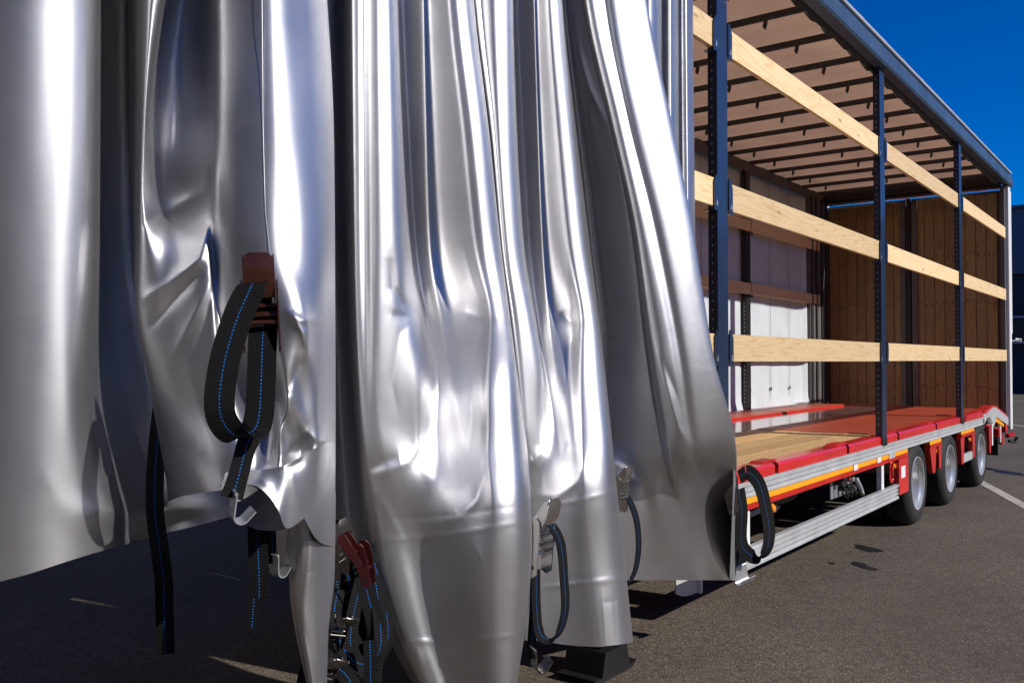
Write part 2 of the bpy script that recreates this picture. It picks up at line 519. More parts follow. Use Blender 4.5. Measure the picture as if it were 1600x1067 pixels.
for nm_, lab_, x0, x1, y0, y1, hh_ in (('warehouse', 'unseen dark hall added at the left to darken the reflections', -30, -9, -34, 30, 9.5),  # unseen halls added to block low sky and darken shade and reflections
                                       ('warehouse', 'unseen dark hall added beyond the trailer to deepen the shade', -8, 30, 9.5, 24, 10.0),
                                       ('warehouse', 'unseen dark hall added behind the viewer to darken the reflections', -13, 44, -44, -30, 8.0)):
    b2 = tag(empty(nm_, ((x0 + x1) / 2, (y0 + y1) / 2, 0)), lab_, 'building')
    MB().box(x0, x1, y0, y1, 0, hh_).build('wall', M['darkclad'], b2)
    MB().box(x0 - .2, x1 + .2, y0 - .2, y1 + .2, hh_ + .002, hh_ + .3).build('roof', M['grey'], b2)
    for k in range(9):
        if x1 < 0: MB().box(x1 + .003, x1 + .05, y0 + 3 + k * 7, y0 + 6.5 + k * 7, 0, 4).build('door', M['cladding'], b2)
        elif y0 > 0: MB().box(x0 + 1 + k * 4, x0 + 3.5 + k * 4, y0 - .05, y0 - .003, 0, 4).build('door', M['darkclad'], b2)
        else: MB().box(x0 + 3 + k * 6, x0 + 6.5 + k * 6, y1 + .003, y1 + .05, 0, 4).build('door', M['cladding'], b2)

# ------------------------------------------------------------------ the trailer
T = empty('semi_trailer', (7, 1.27, 0))
tag(T, 'red low-loader curtain side trailer standing with its near side open', 'trailer')
XF, XR = 3.65, 14.1       # front and rear of the body
YN, YF = 0.0, 2.54
ZD = 0.895                # deck height

def profx(poly, x0, x1, name, mat, parent=T, **k):
    return MB().prism(poly, 'x', x0, x1).build(name, mat, parent, **k)

# aluminium edge rail with rolled grooves
def railpoly(z0, z1, y=0.0, th=0.05, grooves=(0.32, 0.68), lip=0.012):
    h = z1 - z0
    p = [(y + th, z0), (y - 0.004, z0), (y - 0.004, z0 + 0.1 * h)]
    for g_ in grooves:
        p += [(y, z0 + (g_ - 0.05) * h), (y + lip, z0 + (g_ - 0.03) * h), (y + lip, z0 + (g_ + 0.03) * h), (y, z0 + (g_ + 0.05) * h)]
    p += [(y, z0 + 0.86 * h), (y - 0.006, z0 + 0.9 * h), (y - 0.006, z1), (y + th, z1)]
    return p
profx(railpoly(0.745, 0.833), XF, 12.28, 'deck_rail', M['alu'])
profx([(YF - p[0], p[1]) for p in railpoly(0.745, 0.833)], XF, 12.28, 'deck_rail', M['alu'])
# arch plate over the last wheel and sloping tail rail
for ys in ((-0.006, 0.05), (YF - 0.05, YF + 0.006)):
    arc = [(12.62 + 0.42 * math.cos(t), 0.42 + 0.42 * math.sin(t)) for t in np.linspace(math.radians(28), math.radians(118), 10)]
    pl = [(12.28, 0.833), (12.31, 0.87), (12.42, 0.875), (12.46, 0.845)] + [(12.62, 0.885), (12.95, 0.925), (13.15, 0.92), (13.15, 0.77)]
    low = [(13.02, 0.70)] + [(12.60 + 0.46 * math.cos(t), 0.40 + 0.42 * math.sin(t)) for t in np.linspace(math.radians(40), math.radians(125), 10)]
    MB().prism(pl + low, 'y', *ys).build('arch_plate', M['alu'], T)
    MB().prism([(13.15, 0.80), (13.15, 0.915), (14.12, 0.735), (14.12, 0.63)], 'y', *ys).build('tail_rail', M['alu'], T)
# red raves: separate lengths with gaps for the stake pockets
gx = [3.62, 3.97, 5.42, 6.86, 8.30, 9.76, 11.2, 12.35]
for a_, b_ in zip(gx[:-1], gx[1:]):
    MB().prism([(0.004, 0.836), (0.002, 0.886), (0.016, 0.902), (0.12, 0.902), (0.12, 0.836)], 'x', a_ + 0.03, b_ - 0.03).build('side_rave', M['red'], T)
    MB().box(b_ - 0.026, b_ + 0.026, 0.03, 0.15, 0.85, 0.9).build('stake_pocket', M['black'], T)
    MB().prism([(b_ - .13, .9), (b_ + .13, .9), (b_ + .10, .912), (b_ - .10, .912)], 'y', 0.05, 0.13).build('lashing_ring', M['redframe'], T)
MB().prism([(12.38, 0.80), (12.38, 0.902), (12.95, 0.95), (13.15, 0.945), (13.15, 0.93), (12.9, 0.90)], 'y', 0.002, 0.12).build('side_rave', M['red'], T)
MB().prism([(13.17, 0.90), (13.17, 0.945), (14.1, 0.765), (14.1, 0.735)], 'y', 0.002, 0.12).build('side_rave', M['red'], T)
# yellow tape and red edge under it
for x0, x1 in ((XF, 8.62), (9.48, 9.98), (10.98, 11.72)):
    MB().box(x0, x1, 0.004, 0.05, 0.705, 0.743).build('reflective_stripe', M['yellow'], T)
    MB().box(x0, x1, 0.000, 0.06, 0.672, 0.703).build('frame_edge', M['redframe'], T)
MB().prism([(13.0, 0.73), (13.0, 0.775), (13.2, 0.77), (13.75, 0.67), (13.75, 0.63), (13.2, 0.73)], 'y', -0.004, 0.03).build('reflective_stripe', M['yellow'], T)
for x0 in (6.98, 7.62):
    MB().box(x0, x0 + 0.10, -0.004, 0.004, 0.70, 0.748).build('label', M['white'], T)
MB().box(7.98, 8.16, -0.003, 0.004, 0.70, 0.746).build('label', M['alu'], T)

# side guard
sg = profx(railpoly(0.335, 0.458, 0.0, 0.03, (0.24, 0.5, 0.74), 0.02), 4.86, 8.27, 'side_guard', M['alu'])
MB().box(4.98, 5.06, 0.03, 0.06, 0.335, 0.745).build('guard_strut', M['white'], T)
MB().box(7.86, 7.93, 0.03, 0.07, 0.34, 0.70).build('guard_strut', M['white'], T)
MB().box(4.84, 5.10, -0.012, 0.0, 0.345, 0.45, 0.003).build('bracket_plate', M['alu'], T)
# red plates by the wheels
MB().box(8.30, 8.62, 0.0, 0.05, 0.36, 0.668).build('wheel_bracket', M['red'], T)
MB().box(8.36, 8.50, -0.004, 0.0, 0.50, 0.60).build('label', M['white'], T)
for poly in ([(9.46, .67), (9.74, .67), (9.68, .42), (9.58, .42)], [(9.84, .67), (9.98, .67), (9.94, .44), (9.86, .44)],
             [(10.92, .67), (11.12, .67), (11.08, .38), (10.98, .38)], [(11.58, .67), (11.72, .67), (11.72, .40), (11.62, .40)],
             [(12.66, .70), (12.78, .72), (12.78, .36), (12.70, .36)]):
    MB().prism(poly, 'y', 0.0, 0.05).build('wheel_bracket', M['red'], T)
MB().box(11.10, 11.60, 0.002, 0.04, 0.385, 0.475, 0.004).build('step_plate', M['alu'], T)
MB().box(12.80, 12.88, -0.01, 0.05, 0.45, 0.72).build('step_plate', M['white'], T)
# amber marker lamps
def lampm(x, y, z, r=0.026, mat='orange', name='marker_lamp'):
    o = MB().lathe([(0, -0.022), (r * 0.55, -0.02), (r * 0.9, -0.008), (r, 0.004), (r, 0.02), (0, 0.02)], (x, y, z), 'y', 16).build(name, M[mat], T, smooth=40)
    MB().lathe([(r, -0.002), (r * 1.25, 0), (r * 1.25, 0.024), (0, 0.024)], (x, y, z), 'y', 16).build('lamp_ring', M['black'], o)
lampm(5.38, 0.02, 0.625, 0.032); lampm(8.27, 0.04, 0.61); lampm(9.80, 0.03, 0.62); lampm(11.55, 0.03, 0.61)
MB().box(5.36, 5.40, 0.02, 0.04, 0.655, 0.70).build('lamp_bracket', M['black'], T)
# red lifting hook
hk = [(8.05 + 0.045 * math.cos(t), 0.0, 0.55 + (0.0 if math.sin(t) < 0 else 0.08) + 0.05 * math.sin(t)) for t in np.linspace(0, 2 * PI, 17)[:-1]]
MB().tube(hk, 0.010, 8, True).build('lashing_hook', M['red'], T, smooth=50)

# valve panel and hoses
vp = MB().box(6.96, 7.44, 0.16, 0.175, 0.47, 0.66, 0.004).build('valve_panel', M['galv'], T)
for (x, z, r, c_) in ((7.05, .6, .03, 'black'), (7.14, .54, .022, 'black'), (7.2, .62, .026, 'redlens'), (7.3, .6, .03, 'galv'), (7.34, .52, .035, 'chrome'), (7.25, .53, .02, 'black'), (7.1, .63, .018, 'chrome')):
    MB().lathe([(0, -.07), (r * .7, -.068), (r, -.05), (r, 0), (0, 0)], (x, .158, z), 'y', 14).build('valve', M[c_], vp, smooth=40)
for k in range(4):
    x = 7.02 + k * .1
    MB().tube([(x, .1, .6), (x + .03, .06, .5), (x + .09, .08, .47), (x + .14, .14, .5)], .007, 6).build('hose', M['black'], vp, smooth=60)
MB().tube([(7.36, .09, .60), (7.38, .06, .52), (7.42, .06, .47), (7.47, .09, .5)], .016, 8).build('hose', M['galv'], vp, smooth=60)

# chassis
for y in (0.75, 1.70):
    for z0, z1, w_ in ((0.40, 0.42, .09), (0.42, 0.80, .01), (0.80, 0.82, .09)):
        MB().box(3.9, 13.4, y - w_ / 2, y + w_ / 2, z0 + .002, z1 - .002).build('chassis_beam', M['redframe'], T)
for k in range(13):
    x = 3.7 + k * 0.72
    MB().box(x, x + 0.05, 0.06, YF - 0.06, 0.745, 0.835).build('cross_member', M['redframe'], T)
for xw in (9.02, 10.44, 12.2):
    MB().tube([(xw, 0.2, 0.385), (xw, 2.34, 0.385)], 0.06, 12).build('axle', M['black'], T, smooth=50)
MB().tube([(6.1, 0.55, 0.55), (7.0, 0.55, 0.55)], 0.14, 24).build('air_tank', M['black'], T, smooth=50)
MB().tube([(5.9, 0.9, 0.45), (6.9, 0.9, 0.40)], 0.02, 8).build('air_pipe', M['chrome'], T, smooth=50)
MB().prism([(5.75, .46), (6.35, .50), (6.6, .44), (6.5, .41), (6.3, .45), (5.8, .43)], 'y', .42, .48).build('spare_carrier', M['galv'], T)
sp = MB().lathe([(.16, -.09), (.30, -.10), (.36, -.07), (.375, 0), (.36, .07), (.30, .10), (.16, .09)], (6.85, .95, .56), 'z', 32).build('spare_tyre', M['rubber'], T, smooth=40)

# wheels
R_ = 0.385
tyre_prof = [(.235, .02), (.245, -.002), (.27, -.012), (.31, -.016), (.345, -.008), (.366, .012), (.378, .03), (R_, .045), (R_, .08), (.377, .083), (.377, .092), (R_, .095),
             (R_, .125), (.377, .128), (.377, .137), (R_, .14), (R_, .19), (.36, .21), (.30, .22), (.235, .2)]
rim_prof = [(.252, .004), (.245, -.012), (.238, -.010), (.232, .010), (.222, .022), (.214, .04), (.211, .11), (.198, .135), (.17, .142), (.12, .146), (.10, .14), (.095, .08), (.085, .06), (.03, .055), (0, .055)]
tyre_me = MB().lathe(tyre_prof, (0, 0, 0), 'y', 64).mesh('tyre', M['rubber'], 35)
rim_me = MB().lathe(rim_prof, (0, 0, 0), 'y', 48).mesh('rim', M['rimmetal'], 35)
nut = MB()
for k in range(10):
    a_ = 2 * PI * k / 10
    nut.lathe([(0, -.028), (.011, -.026), (.013, 0), (.013, .01)], (.15 * math.cos(a_), .138, .15 * math.sin(a_)), 'y', 6)
nut_me = nut.mesh('wheel_nuts', M['galv'], 0)
for xw in (9.02, 10.44, 12.2):
    for side in (0, 1):
        for inner in ((0,) if side else (0, 1)):
            wh = empty('wheel', (xw - 7, (YF - 0.02 if side else 0.02 + inner * .27) - 1.27, R_), T)
            if side: wh.rotation_euler = (0, 0, PI)
            for me, nm in ((tyre_me, 'tyre'), (rim_me, 'rim'), (nut_me, 'wheel_nuts')):
                if inner and nm == 'wheel_nuts': continue
                o = bpy.data.objects.new(nm, me); COL.objects.link(o); o.parent = wh
    # mudguards
    for y0, y1 in ((0.06, 0.55), (YF - .55, YF - .06)):
        arc = [(xw + .44 * math.cos(t), .33 + .39 * math.sin(t)) for t in np.linspace(math.radians(25), math.radians(155), 14)]
        arc2 = [(xw + .45 * math.cos(t), .338 + .39 * math.sin(t)) for t in np.linspace(math.radians(155), math.radians(25), 14)]
        MB().prism(arc + arc2, 'y', y0, y1).build('mudguard', M['black'], T)
    MB().box(xw + .46, xw + .47, .06, .55, .20, .66).build('mud_flap', M['rubber'], T)
MB().box(13.55, 13.57, .04, .6, .26, .60).build('mud_flap', M['rubber'], T)
# rear lights and bumper under the tail
MB().box(13.72, 13.80, .05, YF - .05, .42, .56, .006).build('rear_bumper', M['black'], T)
lb = MB().box(13.40, 13.52, .02, .42, .48, .62, .006).build('lamp_box', M['black'], T)
for k, c_ in enumerate(('redlens', 'orange', 'redlens')):
    MB().box(13.525, 13.54, .04 + k * .12, .15 + k * .12, .49, .61, .004).build('tail_lamp', M[c_], lb)
MB().box(13.45, 13.50, -.01, .02, .44, .66, .004).build('step_plate', M['white'], T)
for (x, z) in ((13.35, .58), (13.62, .46), (13.9, .60)):
    MB().box(x, x + .10, -.01, .06, z - .06, z + .05, .008).build('tail_bracket', M['red'], T)
MB().tube([(13.9, -.02, .5), (14.25, -.04, .5)], .03, 10).build('tail_hinge', M['redlens'], T, smooth=50)
MB().tube([(14.05, -.02, .42), (14.2, -.06, .40), (14.2, -.1, .47)], .02, 8).build('coupling_hose', M['black'], T, smooth=50)

# landing legs: box leg with a folded foot plate
for y in (.22, 2.1):
    lg = MB().box(3.74, 3.90, y, y + .14, .16, .75, .006).build('landing_leg', M['black'], T)
    MB().prism([(3.66, .008), (3.97, .008), (4.02, .035), (3.95, .03), (3.92, .14), (3.72, .14), (3.69, .03), (3.62, .035)], 'y', y - .02, y + .20).build('foot_plate', M['black'], lg)
# silver mudguard sheet seen hanging below the curtain
mg = []
for t in np.linspace(0, 1, 12):
    mg.append((5.02 + .42 * t, .50 - .10 * math.sin(t * 1.6)))
MB().prism([(5.05, .10), (5.13, .07), (5.22, .055), (5.31, .05), (5.36, .06), (5.36, .46), (5.05, .46)], 'y', .50, .508).build('wheel_chock', M['alu'], T)
MB().box(5.36, 5.385, .48, .54, .04, .46, .003).build('chock_bracket', M['white'], T)
MB().box(4.9, 5.05, .86, 1.05, .02, .10, .01).build('wooden_block', M['black'], T)

# deck
well = MB().box(XF, 13.1, 1.165, 1.915, .868, .878).build('deck_well', M['well'], T)
deck = empty('deck', (0, 0, 0), T)
def dpart(mb, name, mat): return mb.build(name, mat, deck)
for k in range(5):
    y0 = .125 + k * .208
    for x0, x1 in ((XF, 5.3), (5.3, 7.98)):
        dpart(MB().box(x0 + .002, x1 - .002, y0 + .002, y0 + .205, .862, .896 + .0015 * (k % 2), .003), 'deck_board', M['deckwood'])
for (x0, x1) in ((7.99, 9.55), (9.56, 11.2), (11.21, 12.3), (12.31, 13.12)):
    dpart(MB().box(x0, x1, .125, 1.16, .865, .901, .003), 'tread_plate', M['tread'])
for (x0, x1) in ((XF, 4.1), (4.11, 5.7), (5.71, 7.8), (7.81, 9.9), (9.91, 11.6), (11.61, 13.12)):
    dpart(MB().box(x0, x1, 1.92, 2.42, .865, .905, .003), 'tread_plate', M['tread'])
for y0 in (1.163, 1.915):
    dpart(MB().box(XF, 13.11, y0 - .004, y0 + .002, .879, .895), 'well_edge', M['red'])
for a_, b_, n_ in ((.0, .5, 0), (.5, 1.0, 1)):
    dpart(MB().prism([(13.13 + a_ * .95, .865 - a_ * .16), (13.13 + a_ * .95, .905 - a_ * .165), (13.12 + b_ * .95, .905 - b_ * .165), (13.12 + b_ * .95, .865 - b_ * .16)], 'y', .125, 2.42), 'tail_plate', M['tread'])
MB().box(XF, 13.1, 2.43, YF - .01, .836, .902).build('side_rave', M['red'], T)
# rubber joint strips lying across the deck by the posts
for x in (7.9, 11.15):
    MB().box(x - .012, x + .012, .14, .30, .903, .912, .002).build('joint_strip', M['rubber'], T)

# sliding posts with slat brackets
ZR = 3.955                # underside of the roof rail
def post(x, far=False, brackets=(1.6, 2.435, 3.295)):
    y0, y1 = (YF - .075, YF - .03) if far else (-.006, .042)
    w_ = .135
    zb = .835
    p = MB()
    t_ = .008
    p.box(x, x + w_, y0, y0 + t_, zb, ZR)                       # outer web
    p.box(x, x + t_, y0 + t_, y1 + .006, zb, ZR)                # near flange
    p.box(x + w_ - t_, x + w_, y0 + t_, y1 + .006, zb, ZR)
    p.box(x + .02, x + w_ - .02, y1 - t_, y1, zb, ZR)
    o = p.build('post', M['black'] if far else M['bluepost'], T)
    MB().box(x - .004, x + w_ + .004, y0 - .004, y1 + .012, zb - .012, zb + .05, .003).build('post_foot', M['black'], o)
    hl = MB()
    z = 1.0
    while z < ZR - .1:
        yy = (y0 + y1) / 2 + .006
        n_ = 8
        vs = [(x - .0015, yy + .0045 * math.cos(2 * PI * k / n_), z + .0065 * math.sin(2 * PI * k / n_)) for k in range(n_)]
        hl.add(vs, [tuple(range(n_))])
        z += .05
    q = hl.build('hole_light_dots', M['galv'], o); q['kind'] = 'stuff'  # light through the post holes painted as pale discs
    for zc in brackets:
        for sx_ in (-1, 1):
            xa = x - .052 if sx_ < 0 else x + w_ + .002
            xb = xa + .05
            h = .095
            pl = [(xa, zc - h)] + [(xb, zc - h)]
            rr = .025
            if sx_ < 0:
                pl = [(xb, zc - h), (xb, zc + h - .01), (xb - .02, zc + h), (xa + .02, zc + h - .01), (xa, zc + h - .04), (xa, zc - h)]
            else:
                pl = [(xa, zc - h), (xa, zc + h), (xa + .02, zc + h), (xb - .015, zc + h - .02), (xb, zc + h - .05), (xb, zc - h)]
            ya, yb = (YF - .088, YF - .082) if far else (-.014, -.008)
            bk = MB().prism(pl, 'y', ya, yb)
            bk.box(xa, xb, min(ya, yb) , max(ya, yb) + .055, zc - h - .006, zc - h - .0005)
            br = bk.build('slat_bracket', M['black'] if far else M['bluepost'], o)
            MB().prism([(xa + .015, zc - h + .02), (xa + .035, zc - h + .02), (xa + .035, zc - h + .04), (xa + .026, zc - h + .055)], 'y', ya - .003, ya - .0005).build('bracket_slot', M['galv'], br)
    if not far:
        bl = MB()
        for z in (ZR - .09, ZR - .13, ZR - .42, ZR - .46):
            bl.lathe([(0, -.008), (.008, -.006), (.01, 0)], (x + .10, y0 - .001, z), 'y', 8)
        bl.build('bolts', M['chrome'], o)
    return o
posts = [4.55, 7.76, 10.94]
for x in posts: post(x)
for x in posts: post(x + .0, True, (1.6, 2.435, 3.235))

# pine slats between the posts
slat_names = {0: 'lowest', 1: 'middle', 2: 'top'}
seg_names = ['half hidden behind the silver curtain', 'between the first and second blue posts', 'between the second and third blue posts', 'between the last blue post and rear corner']
ends = [3.60] + posts + [14.13]
for j, zc in enumerate((1.6, 2.435, 3.295)):
    for i in range(4):
        x0 = ends[i] + .085; x1 = ends[i + 1] + (.045 if i < 3 else -.06)
        zz = zc
        tilt = random.uniform(-.004, .004)
        o = MB().prism([(x0, zz - .077), (x1, zz - .077 + tilt), (x1, zz + .073 + tilt), (x0, zz + .073)], 'y', -.0045 + .052, .047 + .028).build('wooden_slat', M['pine'])
        # bracket the slat just in front of the posts
        o.location = (0, -.050, 0)
        tag(o, f'{slat_names[j]} pale pine side slat {seg_names[i]}', 'slat', 'pine slats along the open near side')
for j, zc in enumerate((1.6, 2.435, 3.235)):
    for i in range(4):
        x0 = ends[i] + .085; x1 = ends[i + 1] + (.045 if i < 3 else -.48)
        if x1 - x0 < .3: continue
        o = MB().box(x0, x1, YF - .12, YF - .095, zc - .07, zc + .07, .003).build('wooden_slat', M['farwood'])
        tag(o, f'{slat_names[j]} shaded brown slat on the far side, ' + ['behind the silver curtain', 'before the second far post', 'before the third far post', 'next to the rear doors'][i], 'slat', 'shaded slats along the far side')

# roof
rp = [(-.05, ZR), (-.062, ZR + .02), (-.062, ZR + .135), (-.05, ZR + .15), (-.03, ZR + .155), (-.03, ZR + .175), (-.045, ZR + .18), (-.045, ZR + .195), (.05, ZR + .195), (.05, ZR + .06), (.03, ZR + .06), (.03, ZR)]
profx(rp, .5, 14.2, 'roof_rail', M['railblue'])
profx([(YF - a_, b_) for a_, b_ in rp], .5, 14.2, 'roof_rail', M['railblue'])
MB().prism([(-.072, ZR + .158), (-.076, ZR + .176), (-.031, ZR + .176), (-.031, ZR + .158)], 'x', .5, 14.2).build('rain_gutter', M['alu'], T)
roofp = empty('sliding_roof', (0, 0, 0), T)
bows = [13.62 - .66 * k for k in range(22)]
nx, ny = 22 * 12 + 1, 20
vs, fs = [], []
for i in range(nx):
    x = .6 + (14.12 - .6) * i / (nx - 1)
    ph = ((13.62 - x) / .66) % 1.0
    sag = -.035 * math.sin(PI * ph) ** 2
    for j in range(ny):
        y = -.03 + (YF + .06) * j / (ny - 1)
        e = min(1, min(y + .03, YF + .03 - y) / .35)
        vs.append((x, y, ZR + .12 + .05 * e + sag * (1.0 if 0 < j < ny - 1 else .3) + .006 * math.sin(y * 9 + x * 3)))
for i in range(nx - 1):
    for j in range(ny - 1):
        fs.append((i * ny + j, (i + 1) * ny + j, (i + 1) * ny + j + 1, i * ny + j + 1))
MB().add(vs, fs).build('roof_tarpaulin', M['rooftarp'], roofp, smooth=80)
# outer tarp edge bead, slightly wavy
MB().tube([(x, -.035 + .003 * math.sin(x * 9.5), ZR + .205 + .003 * math.sin(x * 9.52) ** 2) for x in np.linspace(.6, 14.1, 150)], .013, 8).build('tarpaulin_edge', M['edgetarp'], roofp, smooth=60)
bow_me = None
for k, x in enumerate(bows):
    if x < .6: continue
    b_ = MB().box(x - .014, x + .014, .03, YF - .03, ZR + .055, ZR + .105, .004)
    b_.box(x - .022, x + .022, .03, .12, ZR + .03, ZR + .07)
    b_.box(x - .022, x + .022, YF - .12, YF - .03, ZR + .03, ZR + .07)
    bo = b_.build('roof_bow', M['bow'], roofp)
    for yy in (.42, 1.27, 2.1):
        MB().prism([(yy - .012, ZR + .05), (yy + .012, ZR + .05), (yy + .02, ZR + .01), (yy + .006, ZR - .01), (yy - .006, ZR + .02)], 'x', x - .012, x + .012).build('bow_clip', M['bow'], bo)
# gathered tarp and folding arms along both rails
for yb_, s_ in ((.05, 1), (YF - .05, -1)):
    for k in range(len(bows) - 1):
        x1, x0 = bows[k], bows[k + 1]
        if x0 < .6: continue
        xm = (x0 + x1) / 2
        pts = [(x0 + .02, yb_ + s_ * .02, ZR + .05), (x0 + .18, yb_ + s_ * .03, ZR + .01), (xm, yb_ + s_ * .05, ZR + .075), (x1 - .18, yb_ + s_ * .03, ZR + .01), (x1 - .02, yb_ + s_ * .02, ZR + .05)]
        MB().tube(pts, .011, 6).build('folding_arm', M['grey'], roofp, smooth=60)
    # brown gathered hem
    n_ = 420
    vs, fs = [], []
    for i in range(n_):
        x = .7 + 13.2 * i / (n_ - 1)
        a_ = math.sin(x * 19) * .5 + math.sin(x * 31 + 1) * .3
        for j, (dy, dz) in enumerate(((.0, .06), (.02 + .01 * a_, .02), (.035 + .015 * a_, -.02 - .012 * a_), (.06 + .02 * a_, .01), (.10, .07))):
            vs.append((x, yb_ + s_ * (dy - .01), ZR + dz))
    for i in range(n_ - 1):
        for j in range(4):
            fs.append((i * 5 + j, (i + 1) * 5 + j, (i + 1) * 5 + j + 1, i * 5 + j + 1))
    MB().add(vs, fs).build('gathered_hem', M['grey'], roofp, smooth=80)
MB().box(13.86, 13.95, .05, YF - .05, ZR + .0, ZR + .11, .006).build('rear_header', M['black'], roofp)
MB().box(13.99, 14.13, .05, YF - .05, ZR - .03, ZR + .11, .006).build('rear_header', M['bow'], T)
MB().box(.4, .55, 0, YF, ZR, ZR + .17).build('front_header', M['railblue'], T)

# rear doors lined with upright planks
ZT = 3.90
def door(y0, y1):
    d = MB().box(14.17, 14.2, y0, y1, .60, ZT).build('rear_door', M['grey'], T)
    n_ = 8; w_ = (y1 - y0 - .08) / n_
    for k in range(n_):
        yy = y0 + .04 + k * w_
        MB().box(14.135 - .002 * (k % 3), 14.168, yy + .003, yy + w_ - .003, .66, ZT - .03, .003).build('plank', M['doorwood'], d)
    bl = MB()
    for z in (1.15, 2.35, 3.02, 3.72):
        for k in range(n_):
            for dd in (.03, w_ - .03):
                bl.lathe([(.0, -.006), (.009, -.005), (.010, 0)], (14.128, y0 + .04 + k * w_ + dd, z + .02 * ((k * 7) % 3 - 1)), 'x', 8)
    q = bl.build('bolts', M['black'], d)
door(.07, 1.235); door(1.305, YF - .07)
MB().box(14.10, 14.14, 1.15, 1.225, .66, ZT - .03).build('door_frame', M['grey'], T)
MB().box(14.10, 14.14, 1.315, 1.39, .66, ZT - .03).build('door_frame', M['grey'], T)
MB().box(14.09, 14.17, 1.24, 1.30, .62, ZT).build('door_seal', M['black'], T)
MB().tube([(13.96, .05, ZT - .01), (13.96, YF - .05, ZT - .01)], .010, 10).build('sky_gap_rod', M['chrome'], T, smooth=50)  # bright rod added to stand for a sliver of sky above the doors
MB().tube([(14.08, 1.29, ZT + .0), (14.08, 1.29, ZT - .12)], .012, 8).build('lock_rod', M['chrome'], T, smooth=50)
# rear corner posts
for s_, y in ((1, 0.0), (-1, YF)):
    MB().box(14.09, 14.14, min(y + s_ * .01, y + s_ * .065), max(y + s_ * .01, y + s_ * .065), .80, ZR - .003, .003).build('corner_seal', M['grey'], T)
    MB().box(14.145, 14.30, min(y - s_ * .035, y + s_ * .062), max(y - s_ * .035, y + s_ * .062), .57, ZR + .0, .006).build('corner_post', M['white'], T)
    MB().box(14.305, 14.40, min(y - s_ * .03, y + s_ * .03), max(y - s_ * .03, y + s_ * .03), 1.9, ZR - .05, .004).build('door_gear', M['white'], T)
MB().tube([(14.3, -.03, 1.80), (14.38, -.09, 1.80), (14.44, -.13, 1.79), (14.45, -.13, 1.82), (14.38, -.07, 1.83)], .010, 6).build('door_handle', M['chrome'], T, smooth=50)
MB().box(14.05, 14.32, -.07, .02, ZR + .0, ZR + .12, .01).build('rail_end_cap', M['railblue'], T)
# front bulkhead
for k in range(9):
    MB().box(3.605, 3.63, .05 + k * .272, .05 + k * .272 + .268, .9, ZR, .003).build('bulkhead_board', M['doorwood'], T)
MB().box(3.56, 3.60, .03, YF - .02, .80, ZR).build('bulkhead', M['black'], T)
for y in (0.0, YF - .08):
    MB().box(3.46, 3.555, y + .03, y + .08, .84, ZR - .002, .004).build('front_post', M['black'], T)

# far curtain, hanging closed, white inside
n_, m_ = 300, 30
vs, fs = [], []
XC = 13.38
for i in range(n_ + 1):
    x = 2.9 + (XC - 2.9) * i / n_
    for j in range(m_ + 1):
        t = j / m_
        z = .79 + (ZR - .02 - .79) * t
        y = YF + .006 + .006 * math.sin(x * 2.1) + .004 * math.sin(x * 7.3 + z)
        e = max(0, (x - (XC - .32)) / .32)
        y += e * (.05 * math.sin(x * 34) * (1 - .6 * t) - .05)
        lo = max(0, 1 - (z - .79) / .22)
        y -= lo * (.05 + .03 * math.sin(x * 5.2) + .015 * math.sin(x * 13.0))
        vs.append((x, y, z + lo * .02 * math.sin(x * 4.1)))
for i in range(n_):
    for j in range(m_):
        fs.append((i * (m_ + 1) + j, (i + 1) * (m_ + 1) + j, (i + 1) * (m_ + 1) + j + 1, i * (m_ + 1) + j + 1))
FC = MB().add(vs, fs).build('side_curtain', M['fartarp'], None, smooth=80)
tag(FC, 'far side curtain hanging closed, its white inner face lit below', 'curtain')
for k in range(18):
    x = 3.28 + k * .72
    if x > 13: break
    MB().box(x, x + .007, YF - .012, YF - .010, 1.02, ZR - .05).build('seam', M['grey'], FC)
    MB().box(x - .018, x + .03, YF - .016, YF - .0125, 1.12, 1.165, .001).build('rivet_plate', M['black'], FC)
# rear side frame between the far curtain and the corner post
MB().box(13.28, 14.09, YF - .10, YF - .04, .9, ZR, .004).build('side_frame', M['grey'], T)
for x in (13.30, 13.5, 13.75, 13.95):
    MB().box(x, x + .05, YF - .125, YF - .102, .9, ZR, .004).build('side_frame', M['bow'], T)

# ------------------------------------------------------------------ the bunched silver curtain
def pchip(xk, yk, x):
    xk = np.asarray(xk, float); yk = np.asarray(yk, float); x = np.asarray(x, float)
    n = len(xk)
    if n == 1: return np.full_like(x, yk[0])
    h = np.diff(xk); d = np.diff(yk) / h
    m_ = np.zeros(n)
    if n == 2: m_[:] = d[0]
    else:
        for i in range(1, n - 1):
            if d[i - 1] * d[i] <= 0: m_[i] = 0
            else:
                w1 = 2 * h[i] + h[i - 1]; w2 = h[i] + 2 * h[i - 1]
                m_[i] = (w1 + w2) / (w1 / d[i - 1] + w2 / d[i])
        m_[0] = d[0]; m_[-1] = d[-1]
    i = np.clip(np.searchsorted(xk, x) - 1, 0, n - 2)
    t = np.clip((x - xk[i]) / h[i], 0, 1)
    return ((2 * t**3 - 3 * t**2 + 1) * yk[i] + (t**3 - 2 * t**2 + t) * h[i] * m_[i] + (-2 * t**3 + 3 * t**2) * yk[i + 1] + (t**3 - t**2) * h[i] * m_[i + 1])

def smooth1(a, k, axis):
    for _ in range(k):
        b = a.copy()
        if axis == 0:
            b[1:-1] = .25 * a[:-2] + .5 * a[1:-1] + .25 * a[2:]
        else:
            b[:, 1:-1] = .25 * a[:, :-2] + .5 * a[:, 1:-1] + .25 * a[:, 2:]
        a = b
    return a

